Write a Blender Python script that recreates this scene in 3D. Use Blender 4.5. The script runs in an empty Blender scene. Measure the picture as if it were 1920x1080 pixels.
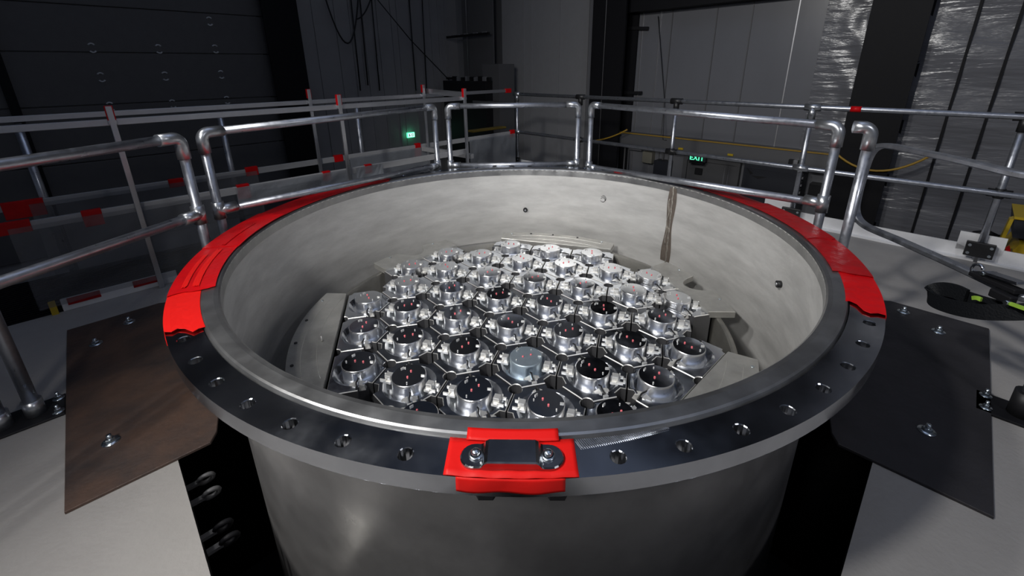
import bpy, bmesh, math, random
from mathutils import Vector, Matrix
random.seed(7)
PI = math.pi
SC = bpy.context.scene
COL = SC.collection
def R(d): return math.radians(d)
def V(*a): return Vector(a)

# ------------------------------------------------------------------ camera
CAM = V(0, -2.1582, .78407)
FPX, PPY = 812.89, 403.19
FW = V(-.01653128, .94732099, -.3198588).normalized()
_r = FW.cross(V(0, 0, 1)).normalized(); _u = _r.cross(FW).normalized()
_roll = -.01173942
RT = _r * math.cos(_roll) + _u * math.sin(_roll)
UP = -_r * math.sin(_roll) + _u * math.cos(_roll)
cd = bpy.data.cameras.new('camera'); cam = bpy.data.objects.new('camera', cd); COL.objects.link(cam)
cam.matrix_world = Matrix(((RT.x, UP.x, -FW.x, CAM.x), (RT.y, UP.y, -FW.y, CAM.y), (RT.z, UP.z, -FW.z, CAM.z), (0, 0, 0, 1)))
cd.sensor_fit = 'HORIZONTAL'; cd.sensor_width = 36; cd.lens = FPX / 1920 * 36
cd.shift_y = -(540 - PPY) / 1920; cd.clip_start = .02; cd.clip_end = 100
SC.camera = cam

# ------------------------------------------------------------------ world, lights, exposure
w = bpy.data.worlds.new('world'); SC.world = w; w.use_nodes = True
w.node_tree.nodes['Background'].inputs[0].default_value = (.38, .44, .58, 1)
w.node_tree.nodes['Background'].inputs[1].default_value = .15
def lamp(name, loc, aim, size, power, col=(1, 1, 1), spread=180):
    l = bpy.data.lights.new(name, 'AREA'); l.shape = 'DISK'; l.size = size; l.energy = power; l.color = col; l.spread = R(spread)
    o = bpy.data.objects.new(name, l); COL.objects.link(o); o.location = loc
    o.rotation_euler = (Vector(aim) - Vector(loc)).to_track_quat('-Z', 'Y').to_euler()
    return o
lamp('work_light_key', (-2.1, -2.2, 2.9), (-1.1, -2.2, 2.95), .35, 142, (1, .985, .96))
lamp('work_light_side', (-2.2, -1.1, 2.9), (-1.2, -1.1, 2.94), .3, 85, (1, .985, .96))
lamp('added_bore_light', (-1.3, -3.3, 2.1), (-.1, 1.3, -.2), .3, 15, (1, .985, .96), 60)  # added lamp, narrow cone that brightens the far bore wall
lamp('added_deck_light', (-1.35, -2.5, 1.3), (-1.12, -1.35, -.6), .25, 4.5, (1, .97, .93), 75)  # added lamp that lifts the left deck near the camera
lamp('work_light_fill', (2.2, -3.0, 2.2), (1.2, 1.2, -.6), .3, 10, (.92, .93, 1), 150)
lamp('bounce_light', (1.0, 0, 4.2), (1.0, .2, 7), .5, 115, (.93, .95, 1))  # added upward lamp for ceiling glow and soft ambient light
vs = SC.view_settings
SC.display_settings.display_device = 'sRGB'
vs.view_transform = 'Standard'; vs.look = 'None'; vs.gamma = 1; vs.use_curve_mapping = False; vs.exposure = 0

# ------------------------------------------------------------------ pixel helpers (photo pixel -> point on a real surface)
def ray(x, y): return FW + RT * ((x - 960) / FPX) - UP * ((y - PPY) / FPX)
def at_z(x, y, z):
    d = ray(x, y); return CAM + d * ((z - CAM.z) / d.z)
def at_plane(x, y, nx, ny, c):
    d = ray(x, y); t = (c - nx * CAM.x - ny * CAM.y) / (nx * d.x + ny * d.y); return CAM + d * t
CR, CL, GZ = 8.0, 11.0, -3.0          # right wall x+y=CR, left wall y-x=CL, hall floor height
H2 = math.sqrt(.5)
def wr(x, y, off=0): return at_plane(x, y, 1, 1, CR - off / H2)
def wl(x, y, off=0): return at_plane(x, y, -1, 1, CL - off / H2)
def fr(s, z, d=0, side='R'):           # frame of a wall: s along it, d out of it into the hall
    if side == 'R': return V((CR / 2 + s * H2) - d * H2, (CR / 2 - s * H2) - d * H2, z)
    return V((-CL / 2 + s * H2) + d * H2, (CL / 2 + s * H2) - d * H2, z)
def sz(x, y, side='R', off=0):
    if side == 'R':
        p = wr(x, y, off); return (p.x - p.y) * H2, p.z
    p = wl(x, y, off); return (p.x + p.y) * H2, p.z

# ------------------------------------------------------------------ materials
def mat(name, col=(.5, .5, .5), rough=.5, metal=0., spec=.5, emit=0, noise=0, nscale=8, rnoise=0, bump=0, bscale=40, aniso=0, stretch=None, col2=None, coat=0, alpha=1, radial=False, trans=0):
    m = bpy.data.materials.new(name); m.use_nodes = True
    nt = m.node_tree; b = nt.nodes['Principled BSDF']; L = nt.links
    b.inputs['Base Color'].default_value = (*col, 1); b.inputs['Roughness'].default_value = rough
    b.inputs['Metallic'].default_value = metal; b.inputs['Specular IOR Level'].default_value = spec
    if coat: b.inputs['Coat Weight'].default_value = coat
    if alpha < 1: b.inputs['Alpha'].default_value = alpha
    if emit: b.inputs['Emission Color'].default_value = (*col, 1); b.inputs['Emission Strength'].default_value = emit
    tc = nt.nodes.new('ShaderNodeTexCoord'); mp = nt.nodes.new('ShaderNodeMapping'); L.new(tc.outputs['Object'], mp.inputs['Vector'])
    if stretch: mp.inputs['Scale'].default_value = stretch
    if noise or col2:
        n = nt.nodes.new('ShaderNodeTexNoise'); n.inputs['Scale'].default_value = nscale; n.inputs['Detail'].default_value = 6; n.inputs['Roughness'].default_value = .65
        L.new(mp.outputs[0], n.inputs['Vector'])
        cr = nt.nodes.new('ShaderNodeValToRGB'); cr.color_ramp.elements[0].position = .3; cr.color_ramp.elements[1].position = .7
        c2 = col2 or tuple(c * (1 - noise) for c in col)
        cr.color_ramp.elements[0].color = (*c2, 1); cr.color_ramp.elements[1].color = (*col, 1)
        L.new(n.outputs['Fac'], cr.inputs[0]); L.new(cr.outputs[0], b.inputs['Base Color'])
    if rnoise:
        n2 = nt.nodes.new('ShaderNodeTexNoise'); n2.inputs['Scale'].default_value = nscale * 1.7; n2.inputs['Detail'].default_value = 5
        L.new(mp.outputs[0], n2.inputs['Vector'])
        mr = nt.nodes.new('ShaderNodeMapRange'); mr.inputs[1].default_value = .3; mr.inputs[2].default_value = .7
        mr.inputs[3].default_value = max(.02, rough - rnoise); mr.inputs[4].default_value = rough + rnoise
        L.new(n2.outputs['Fac'], mr.inputs[0]); L.new(mr.outputs[0], b.inputs['Roughness'])
    if bump:
        n3 = nt.nodes.new('ShaderNodeTexNoise'); n3.inputs['Scale'].default_value = bscale; n3.inputs['Detail'].default_value = 4
        L.new(mp.outputs[0], n3.inputs['Vector'])
        bp = nt.nodes.new('ShaderNodeBump'); bp.inputs['Strength'].default_value = bump; bp.inputs['Distance'].default_value = .02
        L.new(n3.outputs['Fac'], bp.inputs['Height']); L.new(bp.outputs[0], b.inputs['Normal'])
    if aniso:
        b.inputs['Anisotropic'].default_value = aniso; b.inputs['Anisotropic Rotation'].default_value = .25
        tn = nt.nodes.new('ShaderNodeTangent'); tn.direction_type = 'RADIAL'; tn.axis = 'Z'; L.new(tn.outputs[0], b.inputs['Tangent'])
    return m
M = {}
M['flange'] = mat('polished_flange_steel', (.55, .57, .61), .17, 1, noise=.25, nscale=5, rnoise=.06, aniso=.65)
M['lip'] = mat('satin_lip_steel', (.46, .46, .46), .37, .95, noise=.3, nscale=6, rnoise=.08, aniso=.3)
M['bore'] = mat('brushed_bore_steel', (.70, .69, .67), .5, .45, noise=.28, nscale=2.2, rnoise=.08, stretch=(1.2, 1.2, 5), bump=.05, bscale=30)
M['shell'] = mat('mill_finish_shell_steel', (.42, .41, .41), .40, .6, noise=.35, nscale=2.5, rnoise=.14, bump=.12, bscale=6)
M['weld'] = mat('weld_bead', (.62, .58, .52), .4, .8, noise=.5, nscale=30, bump=.4, bscale=60)
M['stain'] = mat('heat_stain', (.24, .20, .17), .5, .6, noise=.4, nscale=12)
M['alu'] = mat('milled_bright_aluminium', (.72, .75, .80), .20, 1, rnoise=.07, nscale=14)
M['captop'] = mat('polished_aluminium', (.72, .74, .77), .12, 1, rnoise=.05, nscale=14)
M['sidealu'] = mat('shaded_aluminium_side', (.20, .20, .21), .45, .8)  # darker than the block tops: pit shade put into the side colour
M['cap'] = mat('turned_aluminium', (.82, .82, .83), .30, 1, rnoise=.04, nscale=20, aniso=.6)
M['mattealu'] = mat('bead_blasted_aluminium', (.82, .81, .78), .42, .75)
M['frost'] = mat('frosted_aluminium', (.42, .50, .56), .45, .8, noise=.15, nscale=30)
M['plate'] = mat('milled_plate_steel', (.46, .45, .42), .38, .55, noise=.35, nscale=7, rnoise=.1)
M['scribe'] = mat('scribed_line', (.70, .70, .66), .35, .8)
M['darkvoid'] = mat('void_shade', (.030, .030, .032), .7, .3)  # near-black colour standing in for shade in the void
M['barrel'] = mat('barrel_steel', (.33, .32, .29), .4, .8, noise=.3, nscale=6)
M['galv'] = mat('galvanised_pipe', (.50, .52, .57), .36, .9, noise=.25, nscale=22, rnoise=.1)
M['galvfit'] = mat('cast_fitting', (.55, .57, .60), .30, .9, noise=.2, nscale=30)
M['alutube'] = mat('mill_aluminium_tube', (.60, .61, .64), .3, .9, noise=.1, nscale=10)
M['blackclamp'] = mat('black_clamp', (.012, .012, .013), .45, 0)
M['red'] = mat('red_tape', (.58, .003, .006), .38, 0, spec=.22, bump=.25, bscale=18, noise=.25, nscale=9)
M['redbright'] = mat('fresh_red_tape', (.66, .009, .007), .45, 0, spec=.25, bump=.12, bscale=14)
M['reddark'] = mat('worn_red_tape', (.40, .004, .007), .33, 0, spec=.3, bump=.3, bscale=22, noise=.4, nscale=10)
M['redpin'] = mat('red_marker', (.80, .16, .18), .5)
M['deck'] = mat('painted_deck', (.34, .325, .31), .62, 0, noise=.12, nscale=4, bump=.12, bscale=60)
M['rust'] = mat('rusty_plate', (.135, .078, .055), .55, .25, nscale=3.0, col2=(.040, .038, .040), bump=.15, bscale=40, rnoise=.1)
M['darkplate'] = mat('dark_mill_scale_plate', (.050, .047, .052), .5, .35, noise=.4, nscale=4, bump=.1, bscale=40)
M['zinc'] = mat('zinc_bolt', (.6, .66, .7), .25, 1)
M['kick'] = mat('white_toe_board', (.82, .82, .83), .4, .1, noise=.1)
M['pit'] = mat('black_pit_wall', (.018, .019, .021), .7, 0)
M['pitlow'] = mat('pit_floor', (.03, .03, .032), .8, 0)
M['wallL'] = mat('charcoal_wall_cladding', (.36, .35, .345), .6, 0, noise=.12, nscale=2)
M['wallR'] = mat('wrapped_insulation', (.185, .188, .205), .30, 0, bump=.10, bscale=3.0, noise=.08, nscale=2, stretch=(1, 1, .4))
M['film'] = mat('wrinkled_film', (.17, .172, .188), .22, 0, bump=.75, bscale=3.2, stretch=(.8, .8, 4.5), spec=.6)
M['greywall'] = mat('grey_wall_sheet', (.29, .29, .30), .5, 0, noise=.06)
M['steelcol'] = mat('dark_painted_column', (.009, .009, .011), .6, 0, spec=.2, noise=.15)
M['duct'] = mat('grey_steel_column', (.13, .13, .135), .5, .2)
M['door'] = mat('charcoal_sectional_door', (.145, .14, .138), .5, 0, spec=.3, noise=.1)
M['doorgrey'] = mat('grey_door', (.10, .10, .105), .45, 0)
M['cabinet'] = mat('dark_cabinet', (.028, .030, .038), .45, .1)
M['rack'] = mat('black_rack', (.012, .012, .014), .5, .2)
M['hall'] = mat('hall_floor_concrete', (.10, .10, .10), .6, 0, noise=.2)
M['ceil'] = mat('ceiling_deck', (.30, .36, .50), .7, 0)
M['beige'] = mat('beige_box', (.22, .21, .17), .5, 0)
M['yellow'] = mat('yellow_paint', (.55, .38, .02), .45, 0)
M['dullyellow'] = mat('dull_yellow', (.16, .11, .015), .6, 0)
M['yellowcord'] = mat('yellow_cord', (.42, .25, .03), .5, 0)
M['cable'] = mat('black_cable', (.010, .010, .011), .5, 0)
M['brightwire'] = mat('bright_rod', (.55, .55, .57), .35, .8)
M['strap'] = mat('black_webbing', (.006, .007, .009), .6, 0, spec=.25, bump=.2, bscale=120)
M['green'] = mat('lime_webbing', (.33, .55, .06), .5, 0)
M['exitgreen'] = mat('lit_green_sign', (.10, .9, .45), .4, 0, emit=1.6)
M['exitpale'] = mat('lit_pale_sign', (.55, 1, .80), .4, 0, emit=1.4)
M['exitdark'] = mat('sign_pictogram', (.01, .06, .04), .5, 0)
M['chrome'] = mat('chrome_latch', (.75, .77, .8), .15, 1)
M['handle'] = mat('polished_handle_steel', (.45, .45, .46), .16, 1, noise=.2, nscale=18, rnoise=.06)
M['whiteflat'] = mat('white_flat_bar', (.40, .40, .41), .4, .2, noise=.1)
def film(name, fac, tint, rough):
    m = bpy.data.materials.new(name); m.use_nodes = True; nt = m.node_tree; nt.nodes.clear(); L = nt.links
    out = nt.nodes.new('ShaderNodeOutputMaterial'); mx = nt.nodes.new('ShaderNodeMixShader')
    tr = nt.nodes.new('ShaderNodeBsdfTransparent'); pb = nt.nodes.new('ShaderNodeBsdfPrincipled')
    pb.inputs['Base Color'].default_value = (*tint, 1); pb.inputs['Roughness'].default_value = rough; pb.inputs['Specular IOR Level'].default_value = .6
    tc = nt.nodes.new('ShaderNodeTexCoord'); n = nt.nodes.new('ShaderNodeTexNoise'); n.inputs['Scale'].default_value = 4; n.inputs['Detail'].default_value = 5
    L.new(tc.outputs['Object'], n.inputs['Vector']); bp = nt.nodes.new('ShaderNodeBump'); bp.inputs['Strength'].default_value = .8; bp.inputs['Distance'].default_value = .05
    L.new(n.outputs['Fac'], bp.inputs['Height']); L.new(bp.outputs[0], pb.inputs['Normal'])
    mx.inputs[0].default_value = fac; L.new(tr.outputs[0], mx.inputs[1]); L.new(pb.outputs[0], mx.inputs[2]); L.new(mx.outputs[0], out.inputs[0])
    return m
M['sheet'] = film('clear_plastic_sheet', .42, (.16, .165, .18), .22)
M['sheetmilky'] = film('milky_plastic_sheet', .65, (.22, .235, .26), .3)

# ------------------------------------------------------------------ mesh builder
class MB:
    def __init__(s): s.v = []; s.f = []; s.sm = []
    def add(s, vs, fs, smooth=False):
        n = len(s.v); s.v += [tuple(v) for v in vs]; s.f += [tuple(i + n for i in f) for f in fs]; s.sm += [smooth] * len(fs); return s
    def box(s, c, size, ax=None, ch=0):
        ax = ax or (V(1, 0, 0), V(0, 1, 0), V(0, 0, 1)); c = Vector(c); h = [x / 2 for x in size]
        if not ch:
            vs = [c + ax[0] * (h[0] * a) + ax[1] * (h[1] * b) + ax[2] * (h[2] * d) for a in (-1, 1) for b in (-1, 1) for d in (-1, 1)]
            return s.add(vs, [(0, 1, 3, 2), (4, 6, 7, 5), (0, 4, 5, 1), (2, 3, 7, 6), (0, 2, 6, 4), (1, 5, 7, 3)])
        bm = bmesh.new(); bmesh.ops.create_cube(bm, size=1)
        bmesh.ops.scale(bm, vec=size, verts=bm.verts); bmesh.ops.bevel(bm, geom=bm.edges[:], offset=ch, segments=2, affect='EDGES', profile=.5)
        bm.verts.index_update()
        vs = [c + ax[0] * v.co.x + ax[1] * v.co.y + ax[2] * v.co.z for v in bm.verts]; fs = [[v.index for v in f.verts] for f in bm.faces]; bm.free()
        return s.add(vs, fs)
    def bar(s, a, b, wd, ht, up=V(0, 0, 1), ch=0):
        a = Vector(a); b = Vector(b); x = (b - a).normalized(); y = up.cross(x).normalized(); z = x.cross(y)
        return s.box((a + b) / 2, ((b - a).length, wd, ht), (x, y, z), ch)
    def tube(s, pts, r, n=14, cap=True, closed=False):
        pts = [Vector(p) for p in pts]; N = len(pts); rr = r if isinstance(r, (list, tuple)) else [r] * N
        T = []
        for i in range(N):
            if closed: t = pts[(i + 1) % N] - pts[i - 1]
            else: t = pts[min(i + 1, N - 1)] - pts[max(i - 1, 0)]
            T.append(t.normalized())
        u = T[0].orthogonal().normalized(); vs = []
        for i in range(N):
            u = (u - T[i] * u.dot(T[i])).normalized(); w_ = T[i].cross(u)
            for k in range(n):
                a = 2 * PI * k / n; vs.append(pts[i] + (u * math.cos(a) + w_ * math.sin(a)) * rr[i])
        fs = [(i * n + k, i * n + (k + 1) % n, ((i + 1) % N) * n + (k + 1) % n, ((i + 1) % N) * n + k) for i in range(N if closed else N - 1) for k in range(n)]
        s.add(vs, fs, True)
        if cap and not closed:
            b = len(s.v) - N * n
            s.f.append(tuple(b + k for k in range(n))[::-1]); s.f.append(tuple(b + (N - 1) * n + k for k in range(n))); s.sm += [False, False]
        return s
    def lathe(s, prof, n=96, a0=0, a1=2 * PI, c=(0, 0), smooth=True, close=False):
        full = abs(a1 - a0 - 2 * PI) < 1e-6; m = n if full else n + 1; P = len(prof)
        vs = [(c[0] + r * math.cos(a0 + (a1 - a0) * k / n), c[1] + r * math.sin(a0 + (a1 - a0) * k / n), z) for k in range(m) for r, z in prof]
        fs = []
        for k in range(n):
            k2 = (k + 1) % m
            for i in range(P if close else P - 1):
                j = (i + 1) % P; fs.append((k * P + i, k2 * P + i, k2 * P + j, k * P + j))
        s.add(vs, fs, smooth)
        if close and not full:
            b = len(s.v) - len(vs); s.f.append(tuple(b + i for i in range(P))); s.f.append(tuple(b + n * P + i for i in range(P))[::-1]); s.sm += [False, False]
        return s
    def prism(s, poly, z0, z1, ch=0):
        n = len(poly); 
        cx = sum(p[0] for p in poly) / n; cy = sum(p[1] for p in poly) / n
        vs = [(p[0], p[1], z0) for p in poly] + [(p[0], p[1], z1 - ch) for p in poly]; rings = 2
        if ch:
            ins = []
            for i in range(n):
                a, b, c = Vector(poly[i - 1][:2]), Vector(poly[i][:2]), Vector(poly[(i + 1) % n][:2])
                d1 = (b - a).normalized(); d2 = (c - b).normalized(); nn = Vector((-(d1.y + d2.y), d1.x + d2.x))
                nn = nn.normalized() if nn.length > 1e-6 else Vector((0, 0)); ins.append(b + nn * ch)
            vs += [(p.x, p.y, z1) for p in ins]; rings = 3
        fs = [(r * n + i, r * n + (i + 1) % n, (r + 1) * n + (i + 1) % n, (r + 1) * n + i) for r in range(rings - 1) for i in range(n)]
        fs += [tuple(range(n))[::-1], tuple((rings - 1) * n + i for i in range(n))]
        return s.add(vs, fs)
    def grid(s, fn, nu, nv, smooth=True):
        vs = [fn(i / nu, j / nv) for i in range(nu + 1) for j in range(nv + 1)]
        return s.add(vs, [(i * (nv + 1) + j, (i + 1) * (nv + 1) + j, (i + 1) * (nv + 1) + j + 1, i * (nv + 1) + j + 1) for i in range(nu) for j in range(nv)], smooth)
    def mesh(s, name, m):
        me = bpy.data.meshes.new(name); me.from_pydata(s.v, [], s.f); me.polygons.foreach_set('use_smooth', s.sm)
        me.materials.append(m); bm = bmesh.new(); bm.from_mesh(me); bmesh.ops.remove_doubles(bm, verts=bm.verts, dist=1e-6)
        bmesh.ops.recalc_face_normals(bm, faces=bm.faces); bm.to_mesh(me); bm.free(); me.update(); return me
    def build(s, name, m, parent=None, loc=None):
        o = bpy.data.objects.new(name, s.mesh(name, m)); COL.objects.link(o)
        if parent: o.parent = parent
        if loc: o.location = loc
        return o
def tag(o, label, cat, group=None, kind=None):
    o['label'] = label; o['category'] = cat
    if group: o['group'] = group
    if kind: o['kind'] = kind
    return o
def struct(o, label=None):
    o['kind'] = 'structure'
    if label: o['label'] = label
    return o
def thing(name, label, cat, loc=(0, 0, 0), group=None, kind=None, rz=0):
    o = bpy.data.objects.new(name, None); COL.objects.link(o); o.location = loc; o.rotation_euler = (0, 0, rz); o.empty_display_size = .05
    return tag(o, label, cat, group, kind)
def arc_pts(c, u, v, r, a0, a1, n=8):
    return [Vector(c) + u * (r * math.cos(R(a0 + (a1 - a0) * i / n))) + v * (r * math.sin(R(a0 + (a1 - a0) * i / n))) for i in range(n + 1)]

# ================================================================== THE HALL
S_R0, S_R1, S_L0, S_L1 = -9.4, 12.0, -13.0, 6.76     # extents along the two walls; they meet in the back corner
CORNER = V((CR - CL) / 2, (CR + CL) / 2, 0)
S_R0 = (CORNER.x - CORNER.y) * H2; S_L1 = (CORNER.x + CORNER.y) * H2
ZT = 7.0
ax_R = (V(H2, -H2, 0), V(-H2, -H2, 0), V(0, 0, 1)); ax_L = (V(H2, H2, 0), V(H2, -H2, 0), V(0, 0, 1))
def wbox(mb, side, s0, s1, z0, z1, d0, d1, ch=0):
    c = fr((s0 + s1) / 2, (z0 + z1) / 2, (d0 + d1) / 2, side)
    return mb.box(c, (abs(s1 - s0), abs(d1 - d0), abs(z1 - z0)), ax_R if side == 'R' else ax_L, ch)
struct(MB().box((0, 0, GZ - .05), (40, 40, .1)).build('floor', M['hall']))
struct(MB().box((0, 0, ZT + .05), (40, 40, .1)).build('ceiling', M['ceil']))
# left wall: charcoal cladding with vertical joints
mb = MB(); wbox(mb, 'L', S_L0, S_L1, GZ, ZT, -.1, 0)
for px in (690, 716, 741, 752, 776, 812, 826, 838, 666, 640, 600):
    s_, _ = sz(px, 120, 'L'); wbox(mb, 'L', s_ - .02, s_ + .02, GZ, ZT, 0, .03)
struct(mb.build('wall_left', M['wallL']))
# right wall behind wrapped insulation
mb = MB(); wbox(mb, 'R', S_R0, S_R1, GZ, ZT, -.1, 0)
struct(mb.build('wall_right', M['wallR']))
def spx(px, py, side='R', off=0): return sz(px, py, side, off)[0]
def zpx(px, py, side='R', off=0): return sz(px, py, side, off)[1]
# grey sheet section next to the corner, wrapped section, film section: slightly proud sheets
mb = MB(); wbox(mb, 'R', S_R0, spx(1103, 110), GZ, ZT, 0, .03)
for px in (984, 998, 1050): s_ = spx(px, 110); wbox(mb, 'R', s_ - .012, s_ + .012, GZ, ZT, .03, .045)
struct(mb.build('wall_right_grey_sheet', M['greywall']))
mb = MB()
s0, s1 = spx(1700, 110), S_R1; z0, z1 = GZ, ZT
mb.grid(lambda u, v: fr(s0 + (s1 - s0) * u, z0 + (z1 - z0) * v, .05 + .02 * math.sin(v * 95 + 3 * math.sin(u * 20)) * (.5 + .5 * math.sin(u * 31)), 'R'), 60, 160)
struct(mb.build('wall_right_film', M['film']))
mb = MB(); s0b, s1b = spx(1535, 100), spx(1625, 100)
mb.grid(lambda u, v: fr(s0b + (s1b - s0b) * u, -.6 + 6 * v, .02 + .012 * u * u * (math.sin(v * 71 + 9 * u) + math.sin(v * 47 - 11 * u + 2) * math.sin(v * 13)), 'R'), 14, 120)
struct(mb.build('wall_right_film_edge', M['film']))
# dark header above the wrapped part
zh = zpx(1172, 28)
mb = MB(); wbox(mb, 'R', spx(1150, 60), spx(1640, 60), zh, ZT, 0, .25)
struct(mb.build('trim_1', M['steelcol']), 'dark header over the wrapped wall')
# joints and battens on the right wall
jt = [((1178, 40), (1166, 180)), ((1206, 40), (1196, 180)), ((1240, 30), (1231, 160)), ((1262, 28), (1246, 190)), ((1347, 15), (1328, 180)), ((1415, 5), (1390, 180)), ((1502, 0), (1470, 170))]
for k, (a, b) in enumerate(jt):
    s_ = spx(*a)
    mb = MB(); wbox(mb, 'R', s_ - .007, s_ + .007, GZ, zh, 0, .014)
    struct(mb.build('trim_2', M['brightwire' if k in (1, 2, 6) else 'duct']))
for k, px in enumerate((1815, 1893)):
    mb = MB(); s_ = spx(px, 90); wbox(mb, 'R', s_ - .012, s_ + .012, GZ, ZT, .05, .09)
    struct(mb.build('trim_3', M['steelcol']))
# structural columns
def column(name, side, x0, x1, py, depth, m):
    s0, s1 = sorted((spx(x0, py, side, depth), spx(x1, py, side, depth)))
    mb = MB(); wbox(mb, side, s0, s1, GZ, ZT, .02, depth * .12); wbox(mb, side, s0, s1, GZ, ZT, depth * .9, depth); sm = (s0 + s1) / 2
    wbox(mb, side, sm - .02, sm + .02, GZ, ZT, .03, depth - .01)
    return struct(mb.build(name, m))
column('steel_column', 'R', 1108, 1168, 110, .45, M['steelcol'])
column('steel_column', 'R', 1612, 1722, 110, .35, M['steelcol'])
column('steel_column', 'L', 507, 572, 110, .40, M['steelcol'])
column('steel_column', 'R', 868, 925, 80, .30, M['duct'])
mb = MB(); s_ = spx(1133, 100, 'R', .46); mb.tube([fr(s_, GZ, .47), fr(s_, ZT, .47)], .008, 6)
tag(mb.build('conduit', M['duct']), 'thin vertical conduit on the dark column left of the wrapped wall', 'conduit')

# sectional door on the left wall
sd0, sd1 = spx(-260, 110, 'L'), spx(515, 110, 'L')
d = thing('door_1', 'dark sectional overhead door filling the left wall', 'door', kind='structure')
zs = [zpx(300, 288, 'L') - 1.35, zpx(300, 288, 'L') - .0, zpx(300, 185, 'L') - .05, zpx(300, 100, 'L'), zpx(300, 20, 'L'), zpx(300, -70, 'L'), 5.2]
for a, b in zip(zs[:-1], zs[1:]):
    mb = MB(); wbox(mb, 'L', sd0, sd1, a + .006, b - .006, 0, .06, .01); mb.build('door_panel', M['door'], d)
for q in [(173, 90), (298, 92), (404, 92), (190, 145), (310, 143), (415, 140), (207, 200), (324, 195), (426, 188), (393, 40), (502, 45), (508, 95), (517, 140)]:
    s_, z_ = sz(*q, 'L', .07); mb = MB()
    for dz in (-.05, .05): mb.tube(arc_pts(fr(s_, z_ + dz * .55, .065, 'L'), ax_L[0], V(0, 0, 1), .035, 20 if dz > 0 else 200, 160 if dz > 0 else 340, 8), .012, 6)
    mb.build('hinge', M['kick'], d)
mb = MB()
for px in (510, -5):
    s_ = spx(px, 110, 'L'); wbox(mb, 'L', s_ - .05, s_ + .05, GZ, 6, .06, .16)
mb.build('door_track', M['steelcol'], d)

# black equipment rack in the back corner, with bracket arms on the column above it
t = thing('equipment_rack', 'black equipment rack standing in the back corner behind the rails', 'rack', fr(spx(893, 210, 'R', .9), GZ, .6))
def rel(o, p): return Vector(p) - Vector(o.location)
def rbox(mb, o, x0, x1, y0, y1, d0, d1):
    s0, s1 = sorted((spx(x0, (y0 + y1) / 2, 'R', d1), spx(x1, (y0 + y1) / 2, 'R', d1))); za, zb = sorted((zpx((x0 + x1) / 2, y0, 'R', d1), zpx((x0 + x1) / 2, y1, 'R', d1)))
    c = fr((s0 + s1) / 2, (za + zb) / 2, (d0 + d1) / 2) - Vector(o.location)
    return mb.box(c, (s1 - s0, d1 - d0, zb - za), ax_R)
rbox(MB(), t, 845, 917, 152, 640, .45, 1.0).build('cabinet_body', M['rack'], t)
rbox(MB(), t, 912, 940, 120, 640, .35, .8).build('side_box', M['duct'], t)
rbox(MB(), t, 886, 937, 190, 194, .9, 1.06).build('shelf_edge', M['duct'], t)
for k in range(9):
    rbox(MB(), t, 848 + k * 8, 852 + k * 8, 143 + (k % 3), 152, .9, .98).build('terminal', M['brightwire' if k % 2 else 'rack'], t)
for i, (py, x0, x1, lab) in enumerate(((66, 838, 917, 'upper of the two bracket arms across the grey corner column'), (147, 838, 925, 'lower of the two bracket arms, just above the black rack'))):
    t = thing('bracket_arm', lab, 'bracket', fr(spx(880, py, 'R', .5), zpx(880, py, 'R', .5), .5), 'bracket arms on the corner column')
    a = fr(spx(x0, py, 'R', .5), zpx(880, py, 'R', .5), .5) - t.location; b = fr(spx(x1, py, 'R', .5), zpx(880, py, 'R', .5), .5) - t.location
    MB().bar(a, b, .05, .05).build('arm', M['rack'], t)
    for u in (.08, .3, .5, .72, .92): MB().box(a.lerp(b, u) + V(-.02, -.02, .03), (.14, .03, .018), ax_R).build('clip', M['brightwire'], t)
s_ = spx(875, 80, 'R', .36); mb = MB(); mb.tube([fr(s_, -.2, .34), fr(s_, ZT, .34)], .013, 6)
tag(mb.build('conduit', M['brightwire']), 'bright vertical conduit running up the grey corner column', 'conduit')

# hanging cables on the left wall
for (x0, y0, x1, y1) in [(655, -30, 676, 170), (672, -30, 690, 160), (694, -30, 712, 170), (765, -30, 780, 170), (790, -30, 800, 170)]:
    a = wl(x0, y0, .12); b = wl(x1, y1, .12); mb = MB(); mb.tube([a, a.lerp(b, .5) + V(0, 0, .02), V(a.x, a.y, GZ + .4) if False else b], .014, 6)
    tag(mb.build('hanging_cable', M['cable']), 'thin black cable hanging straight down the charcoal back wall', 'cable', 'straight cables on the back wall')
def sag(p, q, drop, n=14): return [Vector(p).lerp(Vector(q), i / n) - V(0, 0, drop * 4 * (i / n) * (1 - i / n)) for i in range(n + 1)]
tag(MB().tube(sag(wl(608, -10, .2), wl(672, -12, .2), .9), .016, 6).build('looped_cable', M['cable']), 'black cable looping down at the top of the back wall', 'cable')
tag(MB().tube(sag(wl(668, 36, .2), wl(697, -8, .2), .1), .014, 6).build('tied_cable', M['cable']), 'short black cable tied up beside the cable loop', 'cable')
tag(MB().tube([wl(700, -10, .25), wl(770, 75, .25), wr(842, 150, .5)], .012, 6).build('slanted_cable', M['cable']), 'black cable slanting down the back wall to the rack', 'cable')
for px, y0, y1 in ((667, 102, 160), (682, 88, 160), (708, 105, 140)):
    mb = MB(); s_ = spx(px, 130, 'L'); wbox(mb, 'L', s_ - .008, s_ + .008, zpx(px, y1, 'L'), zpx(px, y0, 'L'), .03, .05)
    tag(mb.build('wall_rod', M['brightwire']), 'short bright rod hanging on the charcoal back wall', 'rod', 'bright rods on the back wall')

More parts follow.
